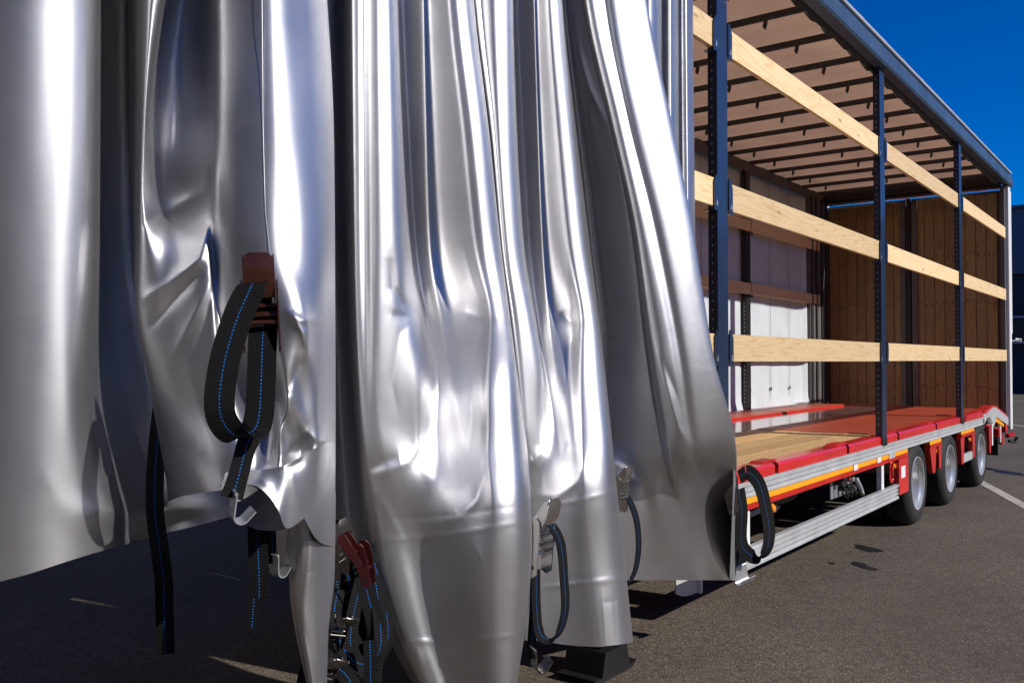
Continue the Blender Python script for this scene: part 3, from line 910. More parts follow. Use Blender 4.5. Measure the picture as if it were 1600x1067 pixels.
def sheet(name, lines, vbot, creases=(), dents=(), sub=16, rows=360, smx=10, smy=8, top=True, clamp=False):
    """lines: list of control lines, each a list of (v, u, depth); vbot: bottom per line (or number);
    the sheet runs from the roof rail (or the first v) down to vbot."""
    K = len(lines)
    vb = [vbot] * K if not hasattr(vbot, '__len__') else vbot
    U = np.zeros((K, rows)); V = np.zeros((K, rows)); D = np.zeros((K, rows))
    rt = int(rows * .18) if top else 0
    for k, ln in enumerate(lines):
        ln = sorted(ln)
        v = [p[0] for p in ln]; u = [p[1] for p in ln]; d = [p[2] for p in ln]
        v0 = v[0]
        if top:
            vt = 562 - FPX * 2.42 / d[0]
            sl = (u[1] - u[0]) / (v[1] - v[0]) if len(v) > 1 else 0
            v = [vt] + v; u = [u[0] + .35 * sl * (vt - v0)] + u; d = [d[0]] + d
            vs_ = np.concatenate([np.linspace(vt, v0, rt, endpoint=False), np.linspace(v0, vb[k], rows - rt)])
        else:
            vs_ = np.linspace(v0, vb[k], rows)
        V[k] = vs_; U[k] = pchip(v, u, vs_); D[k] = pchip(v, d, vs_)
    xs = np.linspace(0, K - 1, (K - 1) * sub + 1)
    ks = np.arange(K)
    def across(A):
        out = np.zeros((len(xs), rows))
        for j in range(rows): out[:, j] = pchip(ks, A[:, j], xs)
        return out
    U, V, D = across(U), across(V), across(D)
    smx *= 5 if top else 2
    smy *= 22 if top else 3
    U = smooth1(U, smx // 2, 0); D = smooth1(D, smx, 0); V = smooth1(V, smx, 0)
    U = smooth1(U, smy // 2, 1); D = smooth1(D, smy, 1)
    # creases: polyline, amplitude (m, negative = towards the camera), width in pixels, tapering to its ends
    for cr in creases:
        pts, amp, wd = cr[0], cr[1], cr[2]
        best = np.full(U.shape, 1e9); tt = np.zeros(U.shape)
        L_ = [0]
        for a, b in zip(pts[:-1], pts[1:]): L_.append(L_[-1] + math.hypot(b[0] - a[0], b[1] - a[1]))
        for i, (a, b) in enumerate(zip(pts[:-1], pts[1:])):
            dx, dy = b[0] - a[0], b[1] - a[1]; l2 = dx * dx + dy * dy
            t = np.clip(((U - a[0]) * dx + (V - a[1]) * dy) / l2, 0, 1)
            dd = np.hypot(U - a[0] - t * dx, V - a[1] - t * dy)
            s_ = (L_[i] + t * math.sqrt(l2)) / L_[-1]
            mk = dd < best
            best = np.where(mk, dd, best); tt = np.where(mk, s_, tt)
        tap = np.sin(PI * np.clip(tt, .02, .98)) ** .6 if len(cr) < 4 else np.clip(1 - tt, 0, 1) ** .7
        q = best / wd
        D = D + .55 * amp * tap * np.exp(-np.sqrt(q * q + .12) * 1.4)
    for (u0, v0, su, sv, an, amp) in dents:
        c_, s_ = math.cos(math.radians(an)), math.sin(math.radians(an))
        a = ((U - u0) * c_ + (V - v0) * s_) / su; b = (-(U - u0) * s_ + (V - v0) * c_) / sv
        D = D + amp * np.exp(-(a * a + b * b))
    if clamp:
        mx_ = 1.94 / (cF[1] + cR[1] * (U - 800) / FPX + cU[1] * (533.5 - V) / FPX)
        mx_ = np.maximum(mx_, 3.5 / (cF[0] + cR[0] * (U - 800) / FPX))
        mx_ = mx_ + np.clip((V - 745) / 160, 0, 1) * .9
        sp = .03
        q = (mx_ - D) / sp
        D = mx_ - sp * np.where(q > 30, q, np.log1p(np.exp(np.clip(q, -60, 30))))
    P = CAM + D[..., None] * (cF + cR * ((U - 800) / FPX)[..., None] + cU * ((533.5 - V) / FPX)[..., None])
    if top:
        P[:, :3, 2] = np.minimum(P[:, :3, 2], ZR - .01)
    nx_ = len(xs)
    sx_ = np.concatenate([[0], np.cumsum(np.linalg.norm(np.diff(P[:, rows // 2], axis=0), axis=1))])
    me = bpy.data.meshes.new(name)
    idx = np.arange(nx_ * rows).reshape(nx_, rows)
    f = np.stack([idx[:-1, :-1], idx[:-1, 1:], idx[1:, 1:], idx[1:, :-1]], -1).reshape(-1, 4)
    me.from_pydata(P.reshape(-1, 3).tolist(), [], f.tolist())
    uvl = me.uv_layers.new(name='UVMap')
    uvv = np.zeros((nx_, rows, 2)); uvv[..., 0] = sx_[:, None]; uvv[..., 1] = P[..., 2]
    uvl.data.foreach_set('uv', uvv.reshape(-1, 2)[f.reshape(-1)].ravel())
    me.polygons.foreach_set('use_smooth', [True] * len(me.polygons))
    me.materials.append(M['silver'])
    return me, (U, V, D, P)

def add_sheet(name, parent, *a, **k):
    me, data = sheet(name, *a, **k)
    o = bpy.data.objects.new(name, me); COL.objects.link(o)
    o.parent = parent
    o.location = -parent.location
    return o, data

def dpl(u, v): return 1.94 / (cF[1] + cR[1] * (u - 800) / FPX + cU[1] * (533.5 - v) / FPX)
CB = Vector((2.6, 0.0, 0.3))
def bend(lines, a0, anchor, rows, turn, jump):
    """recompute the depths of lines[a0:] so that each strip of cloth faces a given way: turn[r][i] is the
    angle (degrees, + to the right) of the strip between line a0+i and the next at rows[r], jump the hidden steps"""
    n_ = len(lines) - a0
    out = [l for l in lines[:a0]]
    Us = []
    for l in lines[a0:]:
        l = sorted(l); Us.append(pchip([p[0] for p in l], [p[1] for p in l], rows))
    Us = np.array(Us)
    Dn = np.zeros((n_, len(rows)))
    for r in range(len(rows)):
        Dn[0, r] = anchor[r]
        for i in range(1, n_):
            j = jump.get(a0 + i)
            if j is not None and j[r] is not None: Dn[i, r] = Dn[i - 1, r] + j[r]
            else: Dn[i, r] = Dn[i - 1, r] + math.tan(math.radians(turn[r][i - 1])) * (Us[i, r] - Us[i - 1, r]) * Dn[i - 1, r] / FPX
    for i in range(n_):
        out.append([(rows[r], Us[i, r], Dn[i, r]) for r in range(len(rows))])
    return out

def sst(x, a, b):
    t = min(1, max(0, (x - a) / (b - a))); return t * t * (3 - 2 * t)
CUR = empty('side_curtain', CB)
tag(CUR, 'silver tarpaulin curtain pushed into tall folds at the near side', 'curtain')

# A: flat panel at the left, its lower hem running on behind the next fold
A = [
 [(0, -90, 1.922), (500, -110, 1.925), (930, -110, 1.90)],
 [(0, -20, 1.93), (500, -40, 1.93), (930, -40, 1.905)],
 [(0, 30, 1.942), (500, 0, 1.936), (910, 0, 1.915)],
 [(0, 62, 1.957), (500, 35, 1.947), (900, 40, 1.93)],
 [(0, 90, 1.977), (400, 72, 1.968), (900, 80, 1.955)],
 [(0, 118, 2.005), (400, 105, 1.995), (850, 120, 1.995)],
 [(0, 142, 2.045), (400, 135, 2.04), (600, 125, 2.03), (850, 160, 2.06)],
 [(0, 156, 2.11), (400, 152, 2.11), (600, 140, 2.08), (850, 190, 2.13)],
 [(0, 158, 2.28), (400, 158, 2.28), (600, 160, 2.24), (850, 215, 2.28)],
 [(0, 165, 2.46), (400, 170, 2.44), (600, 190, 2.36), (850, 250, 2.36)],
 [(0, 190, 2.56), (400, 200, 2.54), (850, 300, 2.46)],
 [(0, 230, 2.6), (400, 260, 2.6), (850, 350, 2.56)],
 [(0, 300, 2.7), (850, 430, 2.68)],
]
A = [[(v, u, d + (.02 if i >= 9 else 0)) for v, u, d in l] for i, l in enumerate(A)]
add_sheet('fold', CUR, A, [935, 920, 908, 898, 885, 872, 860, 852, 845, 836, 824, 812, 790],
 creases=[([(20, 250), (60, 420), (40, 640)], .004, 40), ([(60, 720), (100, 800)], -.003, 20)], dents=[(200, 800, 60, 30, 0, -.03), (280, 820, 40, 20, -15, .03)])

# B: the fold with the big strap
B = [
 [(0, 200, 2.45), (400, 205, 2.42), (600, 240, 2.42), (760, 262, 2.44)],
 [(0, 212, 2.28), (350, 212, 2.22), (470, 210, 2.2), (600, 232, 2.22), (760, 262, 2.3)],
 [(0, 218, 2.17), (200, 218, 2.15), (350, 218, 2.13), (470, 216, 2.13), (600, 240, 2.15), (760, 275, 2.22)],
 [(0, 235, 2.13), (200, 226, 2.13), (300, 224, 2.13), (400, 235, 2.12), (600, 262, 2.12), (760, 300, 2.15)],
 [(0, 254, 2.16), (100, 242, 2.18), (200, 236, 2.20), (300, 240, 2.20), (400, 258, 2.13), (600, 285, 2.11), (760, 330, 2.08)],
 [(0, 262, 2.42), (100, 250, 2.42), (200, 247, 2.38), (300, 256, 2.28), (400, 280, 2.13), (600, 305, 2.10), (760, 350, 2.05)],
 [(0, 285, 2.52), (100, 276, 2.50), (200, 282, 2.42), (300, 290, 2.27), (400, 305, 2.12), (600, 325, 2.10), (740, 372, 2.04)],
 [(0, 312, 2.43), (100, 308, 2.40), (200, 314, 2.34), (300, 314, 2.22), (400, 325, 2.12), (600, 345, 2.10), (740, 385, 2.04)],
 [(0, 327, 2.32), (200, 329, 2.25), (300, 329, 2.17), (400, 333, 2.14), (600, 360, 2.12), (740, 395, 2.05)],
 [(0, 334, 2.20), (200, 335, 2.16), (300, 336, 2.11), (400, 345, 2.11), (600, 385, 2.12), (740, 402, 2.06)],
 [(0, 345, 2.165), (200, 346, 2.13), (400, 362, 2.09), (600, 410, 2.11), (680, 425, 2.10), (760, 415, 2.04)],
 [(0, 372, 2.15), (200, 374, 2.115), (400, 385, 2.08), (600, 430, 2.09), (690, 438, 2.06), (790, 430, 2.02)],
 [(0, 405, 2.14), (200, 408, 2.11), (400, 418, 2.075), (500, 432, 2.06), (600, 446, 2.05), (690, 452, 2.08), (800, 445, 2.03)],
 [(0, 425, 2.145), (200, 430, 2.115), (400, 440, 2.085), (500, 455, 2.06), (600, 455, 2.055), (700, 470, 2.10), (800, 470, 2.06)],
 [(0, 442, 2.165), (200, 448, 2.135), (400, 456, 2.105), (520, 480, 2.075), (600, 468, 2.09), (700, 485, 2.10), (800, 482, 2.08)],
 [(0, 462, 2.205), (200, 470, 2.17), (400, 476, 2.13), (520, 490, 2.12), (600, 490, 2.12), (700, 498, 2.12), (850, 492, 2.12)],
 [(0, 488, 2.27), (200, 498, 2.24), (400, 502, 2.19), (520, 505, 2.18), (700, 508, 2.17), (850, 505, 2.17)],
 [(0, 505, 2.36), (120, 512, 2.34), (200, 516, 2.32), (400, 516, 2.26), (700, 517, 2.25), (850, 515, 2.25)],
 [(0, 512, 2.5), (120, 519, 2.46), (200, 522, 2.44), (400, 524, 2.38), (700, 525, 2.38), (850, 523, 2.38)],
 [(0, 506, 2.7), (400, 514, 2.6), (850, 512, 2.6)],
]
vbB = [790, 785, 778, 772, 768, 765, 760, 755, 748, 740, 740, 745, 775, 800, 822, 840, 850, 852, 855, 850]
add_sheet('fold', CUR, B, vbB, creases=[
 ([(222, 352), (262, 330), (318, 300), (332, 235)], .05, 14),
 ([(212, 475), (262, 445), (312, 405), (333, 330)], -.028, 12),
 ([(232, 515), (270, 470), (318, 420)], .022, 10),
 ([(268, 560), (300, 500), (330, 440)], -.016, 10),
 ([(300, 560), (322, 500), (338, 420), (338, 330)], .018, 9),
 ([(452, 488), (470, 500), (496, 500)], -.03, 8),
 ([(452, 488), (474, 520), (480, 545), (468, 570)], -.03, 8),
 ([(450, 612), (448, 640), (432, 690), (420, 728)], -.045, 9),
 ([(446, 620), (470, 560), (478, 530)], .02, 9),
 ([(445, 715), (460, 690), (480, 675), (498, 690)], -.03, 9),
 ([(498, 560), (506, 600), (500, 690)], .015, 8),
 ([(370, 742), (420, 735), (450, 735)], -.02, 8)],
 dents=[(300, 650, 60, 60, 0, .02), (470, 700, 16, 30, 20, .03), (270, 250, 30, 60, 0, .03), (425, 610, 14, 30, 0, .03)], smx=7, smy=6)

# hem of the fold, turned up into a curl
K1 = [[(738, 352, 2.03), (765, 345, 2.0)], [(737, 372, 2.01), (760, 368, 1.975)], [(735, 392, 1.995), (757, 392, 1.955)], [(733, 415, 1.98), (768, 414, 1.95)],
      [(728, 440, 1.98), (795, 434, 1.95)], [(716, 465, 2.0), (826, 448, 1.97)], [(702, 488, 2.03), (812, 472, 2.01)], [(694, 505, 2.07), (788, 492, 2.05)], [(690, 517, 2.13), (758, 508, 2.11)], [(690, 522, 2.22), (740, 516, 2.2)]]
add_sheet('curled_hem', CUR, K1, [765, 760, 757, 768, 795, 826, 812, 788, 758, 740], top=False, rows=60, smx=6, smy=3,
 creases=[([(392, 738), (410, 750), (425, 765)], -.008, 8), ([(445, 735), (470, 722), (478, 700)], .02, 8), ([(455, 720), (458, 760), (470, 800)], -.012, 10)])
K2 = [[(740, 447, 2.02), (826, 447, 1.98)], [(740, 430, 2.05), (829, 430, 2.0)], [(740, 408, 2.08), (828, 408, 2.02)], [(740, 385, 2.09), (820, 385, 2.03)], [(745, 362, 2.08), (800, 365, 2.02)], [(755, 344, 2.04), (770, 347, 2.0)]]
add_sheet('curled_hem', CUR, K2, [826, 829, 828, 820, 800, 770], top=False, rows=40, smx=6, smy=2)
# weld seams down the panel
for u0, u1 in ((409, 424),):
    MB().tube([W(u0, -60, 2.13), W(u0 + 1, 100, 2.122), W(u0 + 2, 200, 2.108), W((u0 + u1) / 2 - 2, 330, 2.086), W(u1 - 2, 400, 2.073)], .0007, 6).build('weld_seam', M['silver'], CUR, smooth=60)

# lower right strip of the same fold
B2 = [
 [(770, 385, 2.28), (885, 390, 2.28)],
 [(770, 400, 2.22), (885, 405, 2.24)],
 [(770, 430, 2.19), (885, 430, 2.20)],
 [(770, 448, 2.165), (885, 450, 2.17)],
 [(770, 458, 2.16), (890, 462, 2.155), (905, 452, 2.16), (1100, 484, 2.2)],
 [(770, 466, 2.15), (850, 472, 2.145), (905, 462, 2.15), (1100, 488, 2.18)],
 [(770, 476, 2.15), (850, 482, 2.145), (950, 474, 2.15), (1100, 494, 2.18)],
 [(770, 490, 2.17), (850, 494, 2.165), (950, 490, 2.17), (1100, 500, 2.20)],
 [(770, 505, 2.22), (850, 506, 2.21), (950, 503, 2.21), (1100, 506, 2.23)],
 [(770, 516, 2.29), (850, 516, 2.28), (950, 514, 2.27), (1100, 510, 2.28)],
 [(770, 525, 2.39), (850, 524, 2.37), (900, 523, 2.36), (960, 516, 2.36), (1100, 500, 2.36)],
 [(770, 515, 2.55), (1100, 490, 2.5)],
]
add_sheet('fold', CUR, B2, [885, 886, 888, 886, 1100, 1100, 1100, 1100, 1100, 1100, 1100, 1100], top=False, rows=160,
 creases=[([(452, 850), (490, 845), (524, 838)], -.004, 4), ([(440, 905), (480, 895), (523, 875)], .003, 3), ([(472, 970), (490, 1030)], .008, 6), ([(490, 960), (500, 1040)], -.006, 5),
  ([(462, 780), (474, 850), (470, 900)], -.012, 7)], smx=5, smy=3)

# C + D: the big bag
Cc = [
 [(0, 490, 2.76), (400, 495, 2.74), (720, 500, 2.72), (950, 500, 2.72), (1110, 500, 2.72)],
 [(0, 512, 3.1), (400, 520, 3.08), (720, 535, 3.05), (950, 560, 3.0), (1110, 620, 3.0)],
 [(0, 530, 3.0), (400, 538, 2.95), (720, 560, 2.9), (950, 590, 2.88), (1110, 665, 2.88)],
 [(0, 544, 2.74), (200, 545, 2.74), (400, 547, 2.73), (600, 555, 2.72), (741, 566, 2.72), (850, 573, 2.74), (960, 600, 2.76), (1110, 672, 2.78)],
 [(0, 551, 2.66), (400, 554, 2.65), (600, 561, 2.64), (741, 568, 2.64), (850, 580, 2.67), (960, 610, 2.70), (1110, 680, 2.74)],
 [(0, 560, 2.64), (400, 562, 2.635), (600, 567, 2.63), (741, 576, 2.60), (850, 600, 2.63), (960, 625, 2.67), (1110, 688, 2.70)],
 [(0, 568, 2.66), (400, 571, 2.655), (600, 574, 2.65), (700, 583, 2.64), (760, 592, 2.59), (850, 620, 2.63), (960, 645, 2.67), (1110, 700, 2.68)],
 [(0, 578, 2.685), (400, 580, 2.68), (600, 583, 2.66), (700, 595, 2.64), (760, 610, 2.60), (850, 640, 2.645), (960, 662, 2.68), (1110, 708, 2.67)],
 [(0, 587, 2.66), (400, 590, 2.655), (600, 592, 2.64), (700, 606, 2.60), (760, 630, 2.62), (850, 660, 2.66), (960, 680, 2.68), (1110, 718, 2.66)],
 [(0, 598, 2.67), (400, 604, 2.665), (600, 610, 2.645), (690, 622, 2.60), (760, 650, 2.63), (850, 675, 2.66), (960, 695, 2.675), (1110, 725, 2.65)],
 [(0, 608, 2.70), (400, 620, 2.69), (600, 634, 2.66), (690, 638, 2.62), (760, 665, 2.645), (850, 690, 2.65), (960, 708, 2.665), (1110, 733, 2.64)],
 [(0, 617, 2.75), (400, 633, 2.74), (500, 645, 2.72), (600, 655, 2.70), (690, 650, 2.65), (760, 680, 2.655), (850, 702, 2.645), (960, 718, 2.655), (1110, 740, 2.64)],
 [(0, 622, 2.84), (200, 629, 2.84), (400, 643, 2.84), (500, 660, 2.82), (562, 673, 2.80), (620, 672, 2.77), (690, 662, 2.69), (760, 692, 2.67), (850, 714, 2.645), (960, 728, 2.65), (1110, 747, 2.64)],
 [(0, 617, 3.02), (400, 640, 3.0), (562, 676, 2.90), (620, 684, 2.81), (690, 680, 2.72), (760, 702, 2.68), (850, 724, 2.645), (960, 736, 2.645), (1110, 752, 2.635)],
 [(0, 628, 3.10), (400, 650, 3.08), (562, 680, 2.92), (620, 690, 2.82), (700, 694, 2.74), (760, 712, 2.69), (850, 734, 2.645), (960, 744, 2.64), (1110, 757, 2.63)],
 [(0, 645, 3.06), (400, 662, 3.02), (562, 692, 2.86), (700, 712, 2.76), (760, 724, 2.70), (850, 742, 2.65), (960, 750, 2.64), (1110, 762, 2.63)],
 [(0, 660, 2.93), (400, 672, 2.93), (500, 690, 2.86), (600, 706, 2.80), (700, 724, 2.765), (760, 736, 2.71), (850, 750, 2.65), (960, 755, 2.64), (1110, 766, 2.63)],
 [(0, 669, 2.87), (400, 688, 2.87), (500, 708, 2.83), (600, 722, 2.79), (700, 736, 2.765), (760, 746, 2.71), (850, 757, 2.655), (960, 760, 2.64), (1110, 770, 2.63)],
 [(0, 680, 2.86), (200, 694, 2.86), (400, 710, 2.85), (500, 732, 2.82), (600, 740, 2.785), (700, 746, 2.765), (800, 756, 2.69), (850, 764, 2.66), (960, 766, 2.645), (1110, 774, 2.635)],
 [(0, 692, 2.85), (200, 710, 2.845), (400, 732, 2.84), (497, 755, 2.83), (600, 752, 2.79), (700, 754, 2.76), (800, 765, 2.68), (850, 770, 2.665), (960, 771, 2.65), (1110, 777, 2.64)],
 [(0, 702, 2.81), (200, 724, 2.80), (400, 746, 2.80), (497, 767, 2.79), (600, 762, 2.755), (700, 762, 2.72), (800, 773, 2.68), (850, 777, 2.675), (960, 776, 2.66), (1110, 781, 2.65)],
 [(0, 712, 2.79), (200, 735, 2.785), (400, 756, 2.785), (500, 775, 2.775), (600, 775, 2.745), (700, 776, 2.72), (800, 784, 2.69), (850, 787, 2.69), (960, 783, 2.68), (1110, 785, 2.67)],
 [(0, 723, 2.81), (200, 746, 2.805), (400, 767, 2.805), (500, 784, 2.79), (600, 788, 2.765), (700, 792, 2.74), (850, 800, 2.715), (960, 794, 2.71), (1110, 790, 2.69)],
 [(0, 733, 2.86), (200, 757, 2.855), (400, 777, 2.85), (500, 792, 2.84), (600, 800, 2.81), (700, 808, 2.79), (850, 815, 2.77), (960, 808, 2.77), (1110, 796, 2.74)],
 [(0, 741, 2.96), (200, 764, 2.95), (400, 785, 2.95), (500, 798, 2.93), (600, 811, 2.91), (700, 824, 2.89), (800, 831, 2.87), (860, 832, 2.87), (960, 824, 2.87), (1110, 800, 2.82)],
 [(0, 735, 3.15), (400, 778, 3.15), (700, 815, 3.1), (860, 826, 3.05), (1110, 792, 3.0)],
]
T0 = [-65, 5, 34, -22, 0, 24, 36, 62, 79, 0, 0, -50, -66, 28, -35, -46, -44, 0, 28, 48, 76]
T5 = [-62, 5, 24, -16, 6, 26, 34, 52, 75, 0, 0, -35, -50, 5, -30, -42, -60, 10, 28, 44, 76]
T6 = [-58, -6, 8, -5, 14, 25, 29, 28, 58, 0, 5, -22, -26, -10, -22, -32, -58, 8, 28, 42, 76]
T7 = [-56, -24, 0, 14, 26, 31, 32, 28, 40, 12, -8, -12, -14, -14, -18, -24, -48, 8, 28, 42, 76]
T76 = [-60, -44, -20, -2, 10, 8, 0, -10, -16, -18, -18, -20, -20, -20, -20, -22, -24, 8, 27, 42, 74]
T85 = [-64, -34, 8, 22, 8, -16, -32, -38, -40, -38, -35, -30, -24, -18, -10, -2, 8, 18, 27, 42, 74]
Cc = Cc[:-1]
RV = [0, 200, 400, 500, 600, 700, 760, 850, 960, 1110]
Cc = bend(Cc, 3, [2.74, 2.73, 2.72, 2.71, 2.70, 2.69, 2.73, 2.765, 2.765, 2.755], RV, [T0, T0, T0, T5, T6, T7, T76, T85, T85, T85],
          {13: [.28, .28, .24, .16, .05, None, None, None, None, None], 14: [.10, .10, .09, .06, None, None, None, None, None, None]})
Cc.append([(v, u - 4, d + .42) for v, u, d in Cc[-1]])
add_sheet('fold', CUR, Cc, [800, 820, 1000] + [1110] * (len(Cc) - 3), creases=[
 ([(652, 491), (632, 478), (614, 450), (610, 400)], .02, 9),
 ([(652, 491), (630, 494), (612, 490)], .015, 7),
 ([(655, 495), (625, 520), (612, 600), (622, 650)], .008, 8),
 ([(767, 497), (748, 496), (726, 486)], .02, 7),
 ([(767, 497), (740, 440), (722, 380)], .016, 8),
 ([(767, 497), (748, 530), (738, 600), (735, 700)], .014, 9),
 ([(569, 741), (600, 738), (636, 722), (652, 700), (656, 640)], -.016, 9),
 ([(569, 741), (595, 722), (625, 716)], .02, 13),
 ([(569, 741), (600, 790), (640, 860)], -.006, 10),
 ([(690, 815), (722, 805), (745, 780), (756, 740), (760, 690)], -.018, 9),
 ([(742, 850), (752, 870), (758, 900)], -.006, 4),
 ([(610, 1000), (690, 1003), (760, 998), (824, 988)], -.009, 3), ([(650, 1010), (660, 1040)], -.01, 8), ([(700, 1012), (715, 1045)], -.012, 9), ([(760, 1005), (750, 1040)], .01, 9),
 ([(580, 846), (700, 836), (832, 812)], -.006, 3), ([(574, 812), (700, 806), (830, 788)], .004, 3)],
 dents=[(700, 720, 40, 60, 0, .02), (640, 470, 16, 40, 10, .012)], smx=7, smy=6)

# E + F
Ee = [
 [(0, 722, 3.30), (400, 766, 3.28), (720, 806, 3.26), (1005, 818, 3.2)],
 [(0, 744, 3.22), (200, 768, 3.22), (400, 786, 3.22), (500, 800, 3.2), (700, 821, 3.2), (850, 833, 3.2), (1005, 838, 3.22)],
 [(0, 752, 3.16), (200, 772, 3.16), (400, 789, 3.16), (500, 804, 3.15), (700, 824, 3.15), (850, 836, 3.17), (1005, 842, 3.19)],
 [(0, 768, 3.12), (200, 778, 3.12), (400, 793, 3.13), (500, 809, 3.13), (700, 827, 3.12), (850, 841, 3.15), (1005, 848, 3.18)],
 [(0, 784, 3.15), (200, 787, 3.15), (400, 800, 3.15), (500, 816, 3.15), (640, 830, 3.14), (700, 832, 3.12), (850, 848, 3.14), (1005, 856, 3.17)],
 [(0, 796, 3.2), (200, 800, 3.2), (400, 812, 3.2), (500, 828, 3.2), (640, 842, 3.18), (700, 842, 3.13), (850, 857, 3.14), (1005, 866, 3.16)],
 [(0, 802, 3.3), (200, 808, 3.3), (400, 821, 3.3), (480, 835, 3.3), (592, 849, 3.26), (660, 850, 3.2), (715, 846, 3.14), (850, 866, 3.14), (1005, 876, 3.155)],
 [(0, 797, 3.5), (400, 815, 3.48), (592, 850, 3.38), (660, 860, 3.25), (720, 862, 3.16), (850, 874, 3.14), (1005, 886, 3.15)],
 [(0, 808, 3.56), (400, 828, 3.54), (592, 855, 3.38), (660, 868, 3.27), (720, 874, 3.18), (850, 882, 3.14), (1005, 896, 3.15)],
 [(0, 824, 3.48), (400, 840, 3.46), (592, 862, 3.33), (700, 880, 3.20), (850, 890, 3.145), (1005, 905, 3.15)],
 [(0, 834, 3.36), (400, 848, 3.36), (592, 870, 3.29), (700, 888, 3.22), (850, 898, 3.15), (1005, 914, 3.15)],
 [(0, 839, 3.31), (200, 846, 3.31), (400, 858, 3.31), (592, 880, 3.27), (700, 894, 3.22), (850, 904, 3.155), (1005, 922, 3.155)],
 [(0, 846, 3.32), (200, 856, 3.32), (400, 874, 3.32), (504, 894, 3.31), (592, 892, 3.28), (700, 900, 3.22), (850, 911, 3.16), (1005, 930, 3.16)],
 [(0, 853, 3.31), (200, 866, 3.31), (400, 886, 3.31), (504, 906, 3.31), (592, 902, 3.28), (700, 906, 3.21), (850, 918, 3.17), (1005, 938, 3.17)],
 [(0, 858, 3.27), (200, 873, 3.27), (400, 893, 3.27), (504, 911, 3.27), (600, 909, 3.23), (712, 911, 3.18), (850, 925, 3.18), (1005, 945, 3.18)],
 [(0, 863, 3.26), (200, 880, 3.26), (400, 900, 3.26), (504, 917, 3.25), (600, 919, 3.22), (712, 924, 3.18), (850, 935, 3.19), (1005, 954, 3.2)],
 [(0, 869, 3.29), (200, 887, 3.29), (400, 908, 3.29), (504, 924, 3.28), (600, 930, 3.25), (712, 938, 3.22), (850, 948, 3.23), (1005, 965, 3.24)],
 [(0, 875, 3.36), (200, 894, 3.36), (400, 916, 3.36), (504, 931, 3.35), (600, 940, 3.33), (712, 950, 3.3), (850, 962, 3.31), (1005, 978, 3.33)],
 [(0, 879, 3.5), (200, 900, 3.5), (400, 924, 3.48), (504, 937, 3.46), (600, 948, 3.45), (720, 960, 3.45), (850, 974, 3.45), (920, 984, 3.46), (1005, 990, 3.48)],
 [(0, 872, 3.8), (400, 915, 3.75), (720, 950, 3.7), (1005, 980, 3.7)],
]
E0 = [32, -20, 22, 44, 75, 0, 0, -62, -74, 20, -40, -42, -25, 12, 31, 52, 77]
E5 = [20, 5, 25, 34, 70, 0, 0, -52, -60, 5, -18, -62, -25, 12, 31, 52, 77]
E6 = [16, 10, 26, 30, 55, 0, 0, -38, -28, -12, 5, -48, -28, 12, 31, 52, 77]
E7 = [8, 18, 28, 30, 28, 10, -6, -14, -16, -16, -12, -24, -38, 6, 28, 46, 77]
E8 = [-5, -26, -32, -34, -34, -32, -28, -26, -22, -18, -12, -2, 10, 20, 31, 52, 77]
Ee = Ee[:-1]
RE = [0, 200, 400, 500, 600, 700, 780, 850, 1005]
Ee = bend(Ee, 1, [3.17, 3.165, 3.16, 3.15, 3.14, 3.13, 3.165, 3.18, 3.175], RE, [E0, E0, E0, E5, E6, E7, E8, E8, E8],
          {7: [.24, .24, .22, .18, .08, None, None, None, None], 8: [.08, .08, .08, .06, .02, None, None, None, None]})
Ee.append([(v, u - 8, d + .25) for v, u, d in Ee[-1]])
vbE = [1000, 1000, 1001, 1002, 1003, 1004, 1006, 1007, 1008, 1009, 1009, 1010, 1010, 1010, 1009, 1008, 1007, 1005, 1002, 1000]
add_sheet('fold', CUR, Ee, vbE, clamp=True, creases=[
 ([(910, 504), (890, 500), (875, 488)], .022, 7), ([(910, 504), (892, 450), (884, 390)], .014, 7), ([(910, 504), (890, 540), (884, 620)], .014, 9),
 ([(905, 683), (890, 692), (880, 720)], .01, 8), ([(832, 772), (870, 776), (905, 750), (915, 710)], -.016, 9),
 ([(820, 716), (835, 722), (848, 700)], -.02, 8),
 ([(836, 795), (900, 783), (966, 766)], -.006, 3), ([(836, 918), (900, 912), (985, 902)], -.01, 3),
 ([(838, 798), (900, 786)], .002, 2),
 ([(940, 915), (944, 960), (946, 1008)], -.006, 4), ([(958, 915), (962, 960), (964, 1008)], .005, 4), ([(938, 942), (980, 935)], .005, 4)],
 dents=[(870, 640, 22, 50, 0, .015)], smx=6, smy=6)

